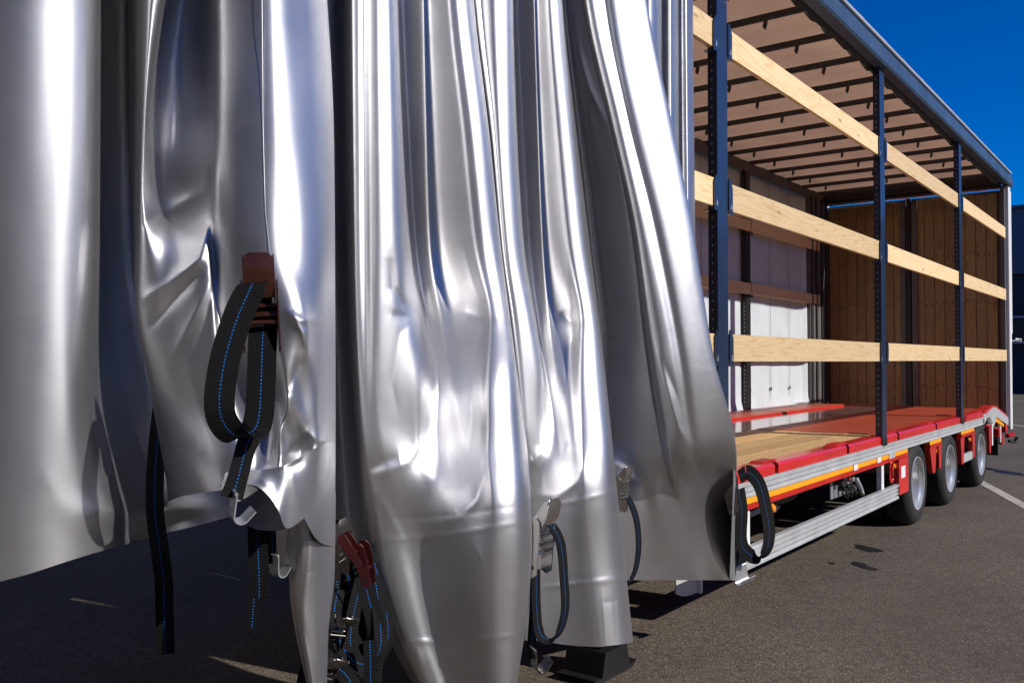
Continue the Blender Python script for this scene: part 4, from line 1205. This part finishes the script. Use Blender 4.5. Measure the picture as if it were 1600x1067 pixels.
# G + H
G = [
 [(0, 852, 3.66), (400, 900, 3.66), (750, 944, 3.70), (905, 962, 3.74)],
 [(0, 880, 3.7), (400, 924, 3.72), (487, 936, 3.72), (750, 966, 3.72), (905, 984, 3.78)],
 [(0, 887, 3.6), (150, 905, 3.66), (400, 935, 3.70), (500, 948, 3.72), (750, 974, 3.70), (830, 985, 3.74), (905, 995, 3.78)],
 [(0, 893, 3.62), (150, 915, 3.72), (250, 928, 3.74), (400, 948, 3.74), (600, 965, 3.74), (750, 988, 3.73), (830, 1000, 3.82), (905, 1012, 3.92)],
 [(0, 900, 3.72), (100, 918, 3.8), (190, 935, 3.82), (300, 950, 3.80), (400, 960, 3.80), (600, 977, 3.80), (750, 1004, 3.77), (815, 1014, 3.9), (905, 1030, 4.01)],
 [(0, 906, 3.8), (100, 928, 3.84), (190, 945, 3.86), (300, 965, 3.84), (400, 974, 3.86), (600, 990, 3.86), (740, 1020, 3.84), (805, 1030, 4.0), (905, 1048, 4.14)],
 [(0, 908, 3.84), (190, 950, 3.90), (350, 980, 3.90), (555, 1004, 3.93), (716, 1030, 3.95), (795, 1045, 4.12), (905, 1065, 4.30)],
 [(0, 909, 3.82), (190, 952, 3.86), (350, 987, 3.88), (555, 1012, 3.94), (716, 1038, 4.0), (790, 1056, 4.22), (905, 1080, 4.44)],
 [(0, 912, 3.66), (190, 954, 3.70), (350, 990, 3.76), (555, 1018, 3.90), (716, 1046, 4.05), (785, 1066, 4.30), (905, 1092, 4.55)],
 [(0, 917, 3.58), (190, 959, 3.62), (350, 995, 3.68), (555, 1026, 3.84), (716, 1056, 4.08), (780, 1076, 4.36), (905, 1102, 4.66)],
 [(0, 924, 3.555), (190, 966, 3.595), (350, 1002, 3.65), (555, 1038, 3.82), (716, 1066, 4.12), (778, 1085, 4.42), (905, 1110, 4.72)],
 [(0, 933, 3.56), (190, 973, 3.60), (350, 1010, 3.66), (555, 1050, 3.84), (716, 1076, 4.15), (775, 1094, 4.46), (905, 1117, 4.78)],
 [(0, 945, 3.60), (190, 982, 3.64), (350, 1022, 3.71), (555, 1062, 3.91), (716, 1086, 4.2), (772, 1103, 4.52), (905, 1124, 4.84)],
 [(0, 956, 3.59), (190, 992, 3.63), (350, 1032, 3.70), (555, 1072, 3.90), (716, 1096, 4.20), (770, 1111, 4.50), (905, 1130, 4.86)],
 [(0, 972, 3.61), (190, 1010, 3.65), (350, 1046, 3.715), (555, 1085, 3.92), (716, 1110, 4.22), (768, 1120, 4.52), (905, 1136, 4.90)],
 [(0, 990, 3.635), (190, 1026, 3.675), (350, 1060, 3.74), (555, 1100, 3.95), (716, 1127, 4.26), (766, 1134, 4.56), (905, 1142, 4.94)],
 [(0, 1004, 3.67), (190, 1040, 3.71), (350, 1073, 3.77), (555, 1110, 3.985), (716, 1143, 4.31), (764, 1143, 4.62), (905, 1147, 4.97)],
 [(0, 1012, 3.77), (190, 1050, 3.81), (350, 1082, 3.85), (450, 1096, 3.95), (555, 1115, 4.08), (640, 1134, 4.24), (716, 1152, 4.42), (764, 1150, 4.72), (905, 1151, 5.0)],
 [(0, 1004, 4.2), (400, 1080, 4.4), (716, 1140, 4.9), (905, 1140, 5.0)],
]
GH = [[(p[0], p[1], dpl(p[1], p[0]) - .10 + (.04 + .35 * sst(p[1], 980, 1045) * (1 - sst(p[1], 1100, 1150))) * max(0, (p[0] - 765) / 140)) for p in l if p[0] >= 740] for l in G]
GT = bend([[p for p in l if p[0] < 740] for l in G[:-1]], 1, [3.80, 3.84, 3.88, 3.90, 3.90], [0, 190, 350, 555, 716],
          [[-20, -40, -30, -35, -38, -40, 0, -68, -20, 14, 35, -14, 14, 27, 32, 58],
           [-10, -38, -30, -34, -36, -40, 0, -66, -20, 12, 35, -14, 14, 27, 32, 58],
           [0, -34, -30, -32, -34, -36, 0, -64, -20, 12, 34, -12, 14, 27, 32, 55],
           [5, -30, -28, -28, -26, -26, 0, -60, -25, 8, 32, -8, 16, 27, 31, 52],
           [0, -26, -24, -22, -20, -14, 0, -20, -12, 14, 32, -4, 16, 27, 31, 50]],
          {8: [-.10, -.10, -.09, -.06, -.02]})
GT = bend([l for l in GT], 8, [3.56, 3.54, 3.53, 3.55, 3.60], [0, 190, 350, 555, 716],
          [[-66, -20, 14, 35, -14, 14, 27, 32, 60], [-64, -20, 12, 35, -14, 14, 27, 32, 60], [-62, -20, 12, 34, -12, 14, 27, 32, 60],
           [-55, -25, 8, 32, -8, 18, 29, 36, 62], [-30, -12, 14, 36, 10, 36, 48, 58, 70]], {})
GH = [[(v, u, d - .22 * (1 - sst(u, 1090, 1150)) * sst(u, 990, 1040)) for v, u, d in l] for l in GH]
G = [a + b for a, b in zip(GT, GH)] + [[(v, u - 6, d + .25) for v, u, d in GT[-1]] + GH[-1]]
add_sheet('fold', CUR, G, 906, clamp=True, creases=[
 ([(904, 80), (922, 140), (948, 196)], -.022, 7),
 ([(1021, 560), (1022, 640), (1021, 720)], -.006, 3),
 ([(1025, 540), (1040, 600), (1062, 670), (1088, 712)], -.03, 8), ([(1035, 560), (1058, 620), (1072, 680)], .02, 7),
 ([(1020, 738), (1060, 734), (1086, 716), (1090, 690)], -.022, 9),
 ([(972, 600), (965, 640), (960, 680)], -.012, 10),
 ([(985, 855), (1050, 848), (1150, 850)], -.004, 3)],
 dents=[], smx=6, smy=4)
# upright narrow folds at the open end of the stack
I = [[(0, u, dpl(u, 0) + d), (540, u + k * .4, dpl(u, 540) + d)] for k, (u, d) in enumerate((
 (985, .1), (1003, -.02), (1013, -.10), (1022, -.12), (1031, -.06), (1036, .02), (1041, -.03), (1047, -.09), (1055, -.06), (1061, .03), (1066, -.02), (1072, -.06), (1077, -.05), (1081, 0), (1083, .1), (1078, .18)))]
add_sheet('fold', CUR, I, 640, creases=[([(1055, 60), (1062, 300), (1070, 500)], .02, 5)], smx=5, smy=4)

# ------------------------------------------------------------------ tension straps with buckles and hooks
def cat(pts, n=60):
    """Catmull-Rom through control points (any dimension)"""
    P = np.array(pts, float); P = np.vstack([2 * P[0] - P[1], P, 2 * P[-1] - P[-2]])
    out = []
    m_ = len(P) - 3
    for i in range(m_):
        for t in np.linspace(0, 1, max(3, n // m_), endpoint=False):
            a, b, c, d = P[i:i + 4]
            out.append(.5 * ((2 * b) + (-a + c) * t + (2 * a - 5 * b + 4 * c - d) * t * t + (-a + 3 * b - 3 * c + d) * t ** 3))
    out.append(P[-2])
    return np.array(out)

def camv(r, u, f):
    return cR * r + cU * u + cF * f

def ribbon(name, pts, width, wdir, parent, th=.0028, mat='web'):
    """pts: (u, v, D [, extra width-direction angle in degrees]); wdir: width direction in (right, up, forward)"""
    Q = cat([p[:3] for p in pts], 90)
    X = np.array([W(*q) for q in Q])
    A = cat([[p[3] if len(p) > 3 else 0] for p in pts], 90)[:, 0]
    T_ = np.gradient(X, axis=0); T_ /= np.linalg.norm(T_, axis=1)[:, None]
    s_ = np.concatenate([[0], np.cumsum(np.linalg.norm(np.diff(X, axis=0), axis=1))])
    vs, fs, uv = [], [], []
    offs = (-.5, -.48, 0, .48, .5)
    prof = [(-.5, 0), (-.49, .5), (0, .5), (.49, .5), (.5, 0), (.49, -.5), (0, -.5), (-.49, -.5)]
    for i in range(len(X)):
        a = math.radians(A[i])
        wd = camv(*wdir) * math.cos(a) + camv(-wdir[2], 0, wdir[0]) * math.sin(a)
        wd = wd - T_[i] * wd.dot(T_[i]); wd /= np.linalg.norm(wd)
        nn = np.cross(T_[i], wd)
        for (pw, pn) in prof:
            vs.append(X[i] + wd * pw * width + nn * pn * th); uv.append((pw * width, s_[i]))
    n_ = len(prof)
    for i in range(len(X) - 1):
        for k in range(n_):
            fs.append((i * n_ + k, i * n_ + (k + 1) % n_, (i + 1) * n_ + (k + 1) % n_, (i + 1) * n_ + k))
    fs.append(tuple(range(n_))); fs.append(tuple(range((len(X) - 1) * n_, len(X) * n_)))
    me = bpy.data.meshes.new(name); me.from_pydata([tuple(p) for p in vs], [], fs)
    uvl = me.uv_layers.new(name='UVMap')
    for l in me.loops: uvl.data[l.index].uv = uv[l.vertex_index]
    me.materials.append(M[mat])
    o = bpy.data.objects.new(name, me); COL.objects.link(o); o.parent = parent; o.location = -parent.location
    return o

def frame(u, v, D, ax, ay):
    """local frame at a photo point: ax = local x direction, ay = local y direction, both in (right, up, forward)"""
    a = Vector(camv(*ax)).normalized(); b = Vector(camv(*ay)); b = (b - a * b.dot(a)).normalized(); c = a.cross(b)
    Mx = Matrix((a, b, c)).transposed().to_4x4(); Mx.translation = Vector(W(u, v, D))
    return Mx

def sidepl(holes=True):
    # outline of a buckle side plate in (y along, x across), 0.105 m long
    return [(-.011, -.052), (.0, -.057), (.011, -.050), (.013, -.02), (.017, .02), (.016, .045), (.008, .053), (-.008, .053), (-.015, .04), (-.014, .0)]

def buckle(parent, Mx, s=1.0, mat='chrome', lever=35, w=.056):
    """local x across the strap, y up along it, z out of the curtain"""
    S = Mx @ Matrix.Scale(s, 4)
    bk = None
    for sx_ in (-1, 1):
        mb = MB()
        mb.prism([(p[1], p[0]) for p in sidepl()], 'x', sx_ * w / 2 - .0012, sx_ * w / 2 + .0012)
        mb.xf(S)
        o = mb.build('buckle', M[mat], parent if bk is None else parent)
        rv = MB()
        for yy in (.036, .004, -.03):
            rv.lathe([(0, .0030), (.003, .0028), (.0045, .0012), (.0045, -.0012)], (sx_ * w / 2, yy, .002), 'x', 10)
        rv.xf(S)
        q = rv.build('rivet', M['darksteel'], o)
        q2 = MB().prism([(-.042, -.004), (-.034, -.005), (-.034, .004), (-.040, .005)], 'x', sx_ * w / 2 + sx_ * .0013, sx_ * w / 2 + sx_ * .0020)
        q2.xf(S); q2.build('slot', M['black'], o)
    mb = MB()
    for (yy, zz, r) in ((.0, .0, .005), (-.012, .006, .004), (.014, -.004, .004)):
        mb.tube([(-w / 2, yy, zz), (w / 2, yy, zz)], r, 10)
    mb.xf(S); mb.build('roller', M[mat], parent, smooth=50)
    # lever: curved plate tilted out from the hinge
    L_ = Matrix.Rotation(math.radians(lever or 0), 4, 'X')
    mb = MB()
    if lever is None: return
    arc = [(.0, .004, 1), (.018, .010, 1), (.036, .011, 1), (.054, .006, 1), (.062, .002, .92), (.067, -.001, .74), (.069, -.002, .5)]
    vs, n_ = [], len(arc)
    for dz in (0, -.0022):
        for y, z, k in arc:
            for q in (-1, 0, 1): vs.append((q * k * (w / 2 - .003), y, z + dz + (.0015 if q == 0 else 0)))
    fs = []
    for b0 in (0, n_ * 3):
        for a_ in range(n_ - 1):
            for c_ in (0, 1): fs.append((b0 + a_ * 3 + c_, b0 + a_ * 3 + c_ + 1, b0 + a_ * 3 + c_ + 4, b0 + a_ * 3 + c_ + 3))
    for a_ in range(n_ - 1):
        for c_ in (0, 2): fs.append((a_ * 3 + c_, a_ * 3 + c_ + 3, n_ * 3 + a_ * 3 + c_ + 3, n_ * 3 + a_ * 3 + c_))
    for a_ in (0, n_ - 1):
        for c_ in (0, 1): fs.append((a_ * 3 + c_, a_ * 3 + c_ + 1, n_ * 3 + a_ * 3 + c_ + 1, n_ * 3 + a_ * 3 + c_))
    mb.add(vs, fs)
    for sx_ in (-1, 1):
        mb.prism([(-.008, -.004), (.03, -.012), (.06, -.006), (.066, .0), (.036, .0085), (.018, .008)], 'x', sx_ * (w / 2 - .0035) - .001, sx_ * (w / 2 - .0035) + .001)
    mb.xf(S @ Matrix.Translation((0, .026, .002)) @ L_)
    return mb.build('lever', M[mat], parent, smooth=30)

def hook(parent, Mx, s=1.0, mat='galv', w=.046):
    """J-shaped plate hook; local x across, y up, z towards the open side"""
    S = Mx @ Matrix.Scale(s, 4)
    c_ = [(0, .045), (0, .0)] + [(.014 - .014 * math.cos(a), -.014 * math.sin(a)) for a in np.linspace(.2, PI * .72, 9)] + [(.050, .012)]
    c_ = [(0, .045), (0, 0)] + [(.016 - .016 * math.cos(a), -.016 * math.sin(a)) for a in np.linspace(.2, PI * .8, 9)] + [(.044, .010)]
    t_ = .0028
    inn = []
    for i, p in enumerate(c_):
        a = Vector(c_[min(i + 1, len(c_) - 1)]) - Vector(c_[max(i - 1, 0)]); a.normalize()
        inn.append((p[0] - a.y * t_ , p[1] + a.x * t_))
    n_ = len(c_); vs = []
    for x in (-w / 2, w / 2):
        vs += [(x, p[1], p[0]) for p in c_] + [(x, p[1], p[0]) for p in inn]
    m_ = 2 * n_; fs = []
    for i in range(n_ - 1):
        fs += [(i, i + 1, m_ + i + 1, m_ + i), (n_ + i, m_ + n_ + i, m_ + n_ + i + 1, n_ + i + 1), (i, n_ + i, n_ + i + 1, i + 1), (m_ + i, m_ + i + 1, m_ + n_ + i + 1, m_ + n_ + i)]
    fs += [(0, m_, m_ + n_, n_), (n_ - 1, 2 * n_ - 1, m_ + 2 * n_ - 1, m_ + n_ - 1)]
    mb = MB().add(vs, fs); mb.xf(S)
    o = mb.build('hook', M[mat], parent, smooth=35)
    rv = MB()
    for x in (-.012, .012): rv.lathe([(0, -.002), (.003, -.0018), (.0045, 0)], (x, .012, 0), 'z', 10)
    rv.tube([(-w / 2, .045, 0), (w / 2, .045, 0)], .0035, 8)
    rv.xf(S); rv.build('rivet', M[mat], o, smooth=40)
    return o

def strap(label, u, v, D):
    o = empty('tension_strap', tuple(W(u, v, D)))
    return tag(o, label, 'strap', 'black tension straps along the curtain hem')

# 1: the strap in front of the second fold
t = strap('black strap looped in front of the left fold, brown steel buckle, small hook', 400, 600, 1.85)
ribbon('webbing', [(404, 500, 1.96), (402, 462, 1.945), (397, 443, 1.905), (389, 456, 1.868), (370, 500, 1.85), (352, 560, 1.835), (343, 620, 1.83), (347, 655, 1.84), (366, 678, 1.86), (392, 676, 1.885), (404, 655, 1.90), (408, 600, 1.91), (410, 540, 1.93), (412, 500, 1.945), (413, 480, 1.95)], .060, (1, .12, .25), t)
ribbon('webbing', [(413, 500, 1.96), (408, 600, 1.955), (398, 660, 1.94), (384, 700, 1.92, 35), (372, 745, 1.90, 35), (362, 778, 1.89, 20)], .050, (1, .1, .3), t)
buckle(t, frame(407, 492, 1.93, (1, .05, .30), (.02, 1, .05)), 1.4, 'brown', 8, .052)
hook(t, frame(361, 803, 1.885, (-.5, .1, .86), (.12, 1, 0)), 1.05, 'galv')
# 2: lower strap behind the curled hem
t = strap('short vertical black strap below the curled hem with a small hook beside it', 404, 870, 2.12)
ribbon('webbing', [(402, 800, 2.13), (403, 850, 2.12), (405, 900, 2.11), (405, 934, 2.11)], .046, (1, 0, .1), t)
ribbon('webbing', [(398, 920, 2.16), (396, 950, 2.16), (394, 980, 2.16)], .034, (1, -.1, .1), t)
hook(t, frame(428, 893, 2.14, (-.75, 0, .66), (0, 1, 0)), .9, 'galv', .04)
ribbon('webbing', [(424, 800, 2.16), (425, 850, 2.15), (426, 880, 2.145)], .02, (1, 0, .3), t)
# 3: hanging end at the left
t = strap('long loose black strap end hanging at the left, its tip in the sun', 255, 900, 2.3)
ribbon('webbing', [(262, 570, 2.33), (246, 690, 2.31), (242, 790, 2.28), (250, 860, 2.26), (256, 910, 2.25), (257, 960, 2.25), (259, 1021, 2.25)], .044, (1, -.06, .12), t)
# 4: tangle between the folds
t = strap('red reflecting steel buckle and strap in the dark gap between two folds', 565, 880, 2.6)
buckle(t, frame(570, 880, 2.52, (.3, .1, .95), (-.22, 1, 0)), 1.15, 'redreflect', None, .03)
buckle(t, frame(550, 858, 2.50, (.3, .1, .95), (-.75, 1, 0)), .95, 'redreflect', None, .03)
ribbon('webbing', [(560, 860, 2.56), (575, 930, 2.55), (590, 990, 2.55), (585, 1040, 2.56), (580, 1090, 2.56)], .05, (1, 0, .3), t)
t = strap('strap loop with bright buckle edge just right of the left fold tip', 528, 980, 2.5)
ribbon('webbing', [(528, 920, 2.56), (522, 960, 2.52), (530, 1000, 2.5), (550, 1030, 2.5), (575, 1036, 2.52), (594, 1010, 2.54), (592, 950, 2.56), (585, 900, 2.58)], .045, (.75, .2, .7), t)
buckle(t, frame(530, 868, 2.62, (.3, .1, .95), (.03, 1, 0)), 1.2, 'darksteel', 10)
buckle(t, frame(528, 985, 2.47, (.8, -.25, .5), (.25, 1, 0)), .9, 'darksteel', 60)
t = strap('black strap end with blue thread lying at the bottom between the folds', 580, 1040, 2.5)
ribbon('webbing', [(578, 1000, 2.47), (579, 1040, 2.46), (579, 1100, 2.46)], .036, (1, 0, .1), t)
ribbon('webbing', [(500, 1020, 2.42), (520, 1036, 2.42), (545, 1060, 2.42), (560, 1100, 2.42)], .045, (.7, .5, .4), t)
buckle(t, frame(506, 1050, 2.40, (.7, -.35, .5), (.45, 1, 0)), 1.0, 'darksteel', 55)
ribbon('webbing', [(470, 1090, 2.50), (476, 1050, 2.5), (492, 1010, 2.5), (512, 985, 2.52)], .04, (.6, .3, .6), t)
# 5: strap on the big bag's right edge
t = strap('strap loop beside the large centre bag with bright buckle and tail hook', 850, 900, 2.95)
buckle(t, frame(843, 850, 2.86, (.62, 0, .78), (.02, 1, 0)), 1.75, 'chrome', 28, .045)
ribbon('webbing', [(848, 818, 2.86), (862, 822, 2.87), (876, 850, 2.88), (881, 900, 2.9), (883, 950, 2.9), (874, 985, 2.89), (858, 998, 2.87), (843, 988, 2.86), (838, 950, 2.87), (837, 890, 2.88)], .052, (.55, .0, .83), t)
ribbon('webbing', [(836, 890, 2.9), (834, 950, 2.9), (831, 1000, 2.89), (833, 1030, 2.88)], .03, (.9, 0, .4), t)
hook(t, frame(834, 1040, 2.87, (-.35, .15, .9), (-.12, 1, 0)), 1.3, 'darksteel', .04)
# 6
t = strap('narrow strap loop hanging between the centre fold and the dark fold', 985, 830, 3.7)
buckle(t, frame(969, 772, 3.62, (.62, 0, .78), (-.05, 1, 0)), 1.35, 'chrome', 30, .04)
ribbon('webbing', [(971, 778, 3.63), (982, 780, 3.63), (994, 810, 3.63), (998, 850, 3.63), (994, 885, 3.62), (986, 905, 3.61), (980, 912, 3.6)], .055, (.5, 0, .86), t)
# 7: at the open end, hooked under the side guard
t = strap('strap looped at the open end of the curtain, hooked under the side guard', 1170, 820, 4.78)
buckle(t, frame(1142, 765, 4.50, (.35, .1, .92), (-.18, 1, 0)), 2.1, 'darksteel', -28, .04)
ribbon('webbing', [(1155, 745, 4.55), (1170, 738, 4.57), (1186, 756, 4.6), (1196, 790, 4.63), (1202, 830, 4.66), (1198, 858, 4.68), (1184, 870, 4.68), (1168, 864, 4.67), (1158, 845, 4.65), (1159, 800, 4.6), (1154, 765, 4.56)], .075, (.9, .25, .35), t)
ribbon('webbing', [(1156, 780, 4.66), (1157, 840, 4.74), (1158, 880, 4.79), (1158, 898, 4.79)], .058, (1, .1, .2), t)
hook(t, frame(1158, 903, 4.775, (.85, .2, .45), (0, 1, 0)), 1.5, 'galv', .06)

t = strap('tangle of shaded black straps in the dark gap left of the centre bag', 560, 950, 2.75)
for k, pts in enumerate((
    [(536, 830, 2.80), (540, 880, 2.78), (552, 940, 2.76), (560, 1000, 2.74), (556, 1060, 2.72)],
    [(572, 850, 2.72), (566, 900, 2.70), (552, 960, 2.68), (548, 1010, 2.66), (566, 1044, 2.64), (590, 1050, 2.64)],
    [(550, 850, 2.85), (548, 900, 2.85), (544, 960, 2.84), (536, 1020, 2.82), (530, 1090, 2.8)],
    [(585, 880, 2.72), (600, 940, 2.70), (606, 990, 2.70), (596, 1030, 2.70), (570, 1050, 2.70)],
    [(530, 860, 2.74), (526, 900, 2.72), (534, 960, 2.70), (556, 1010, 2.70)])):
    ribbon('webbing', pts, (.05, .045, .06, .04, .05)[k], ((1, 0, .2), (.8, .2, .5), (1, .1, .1), (.7, .2, .7), (.9, 0, .5))[k], t)
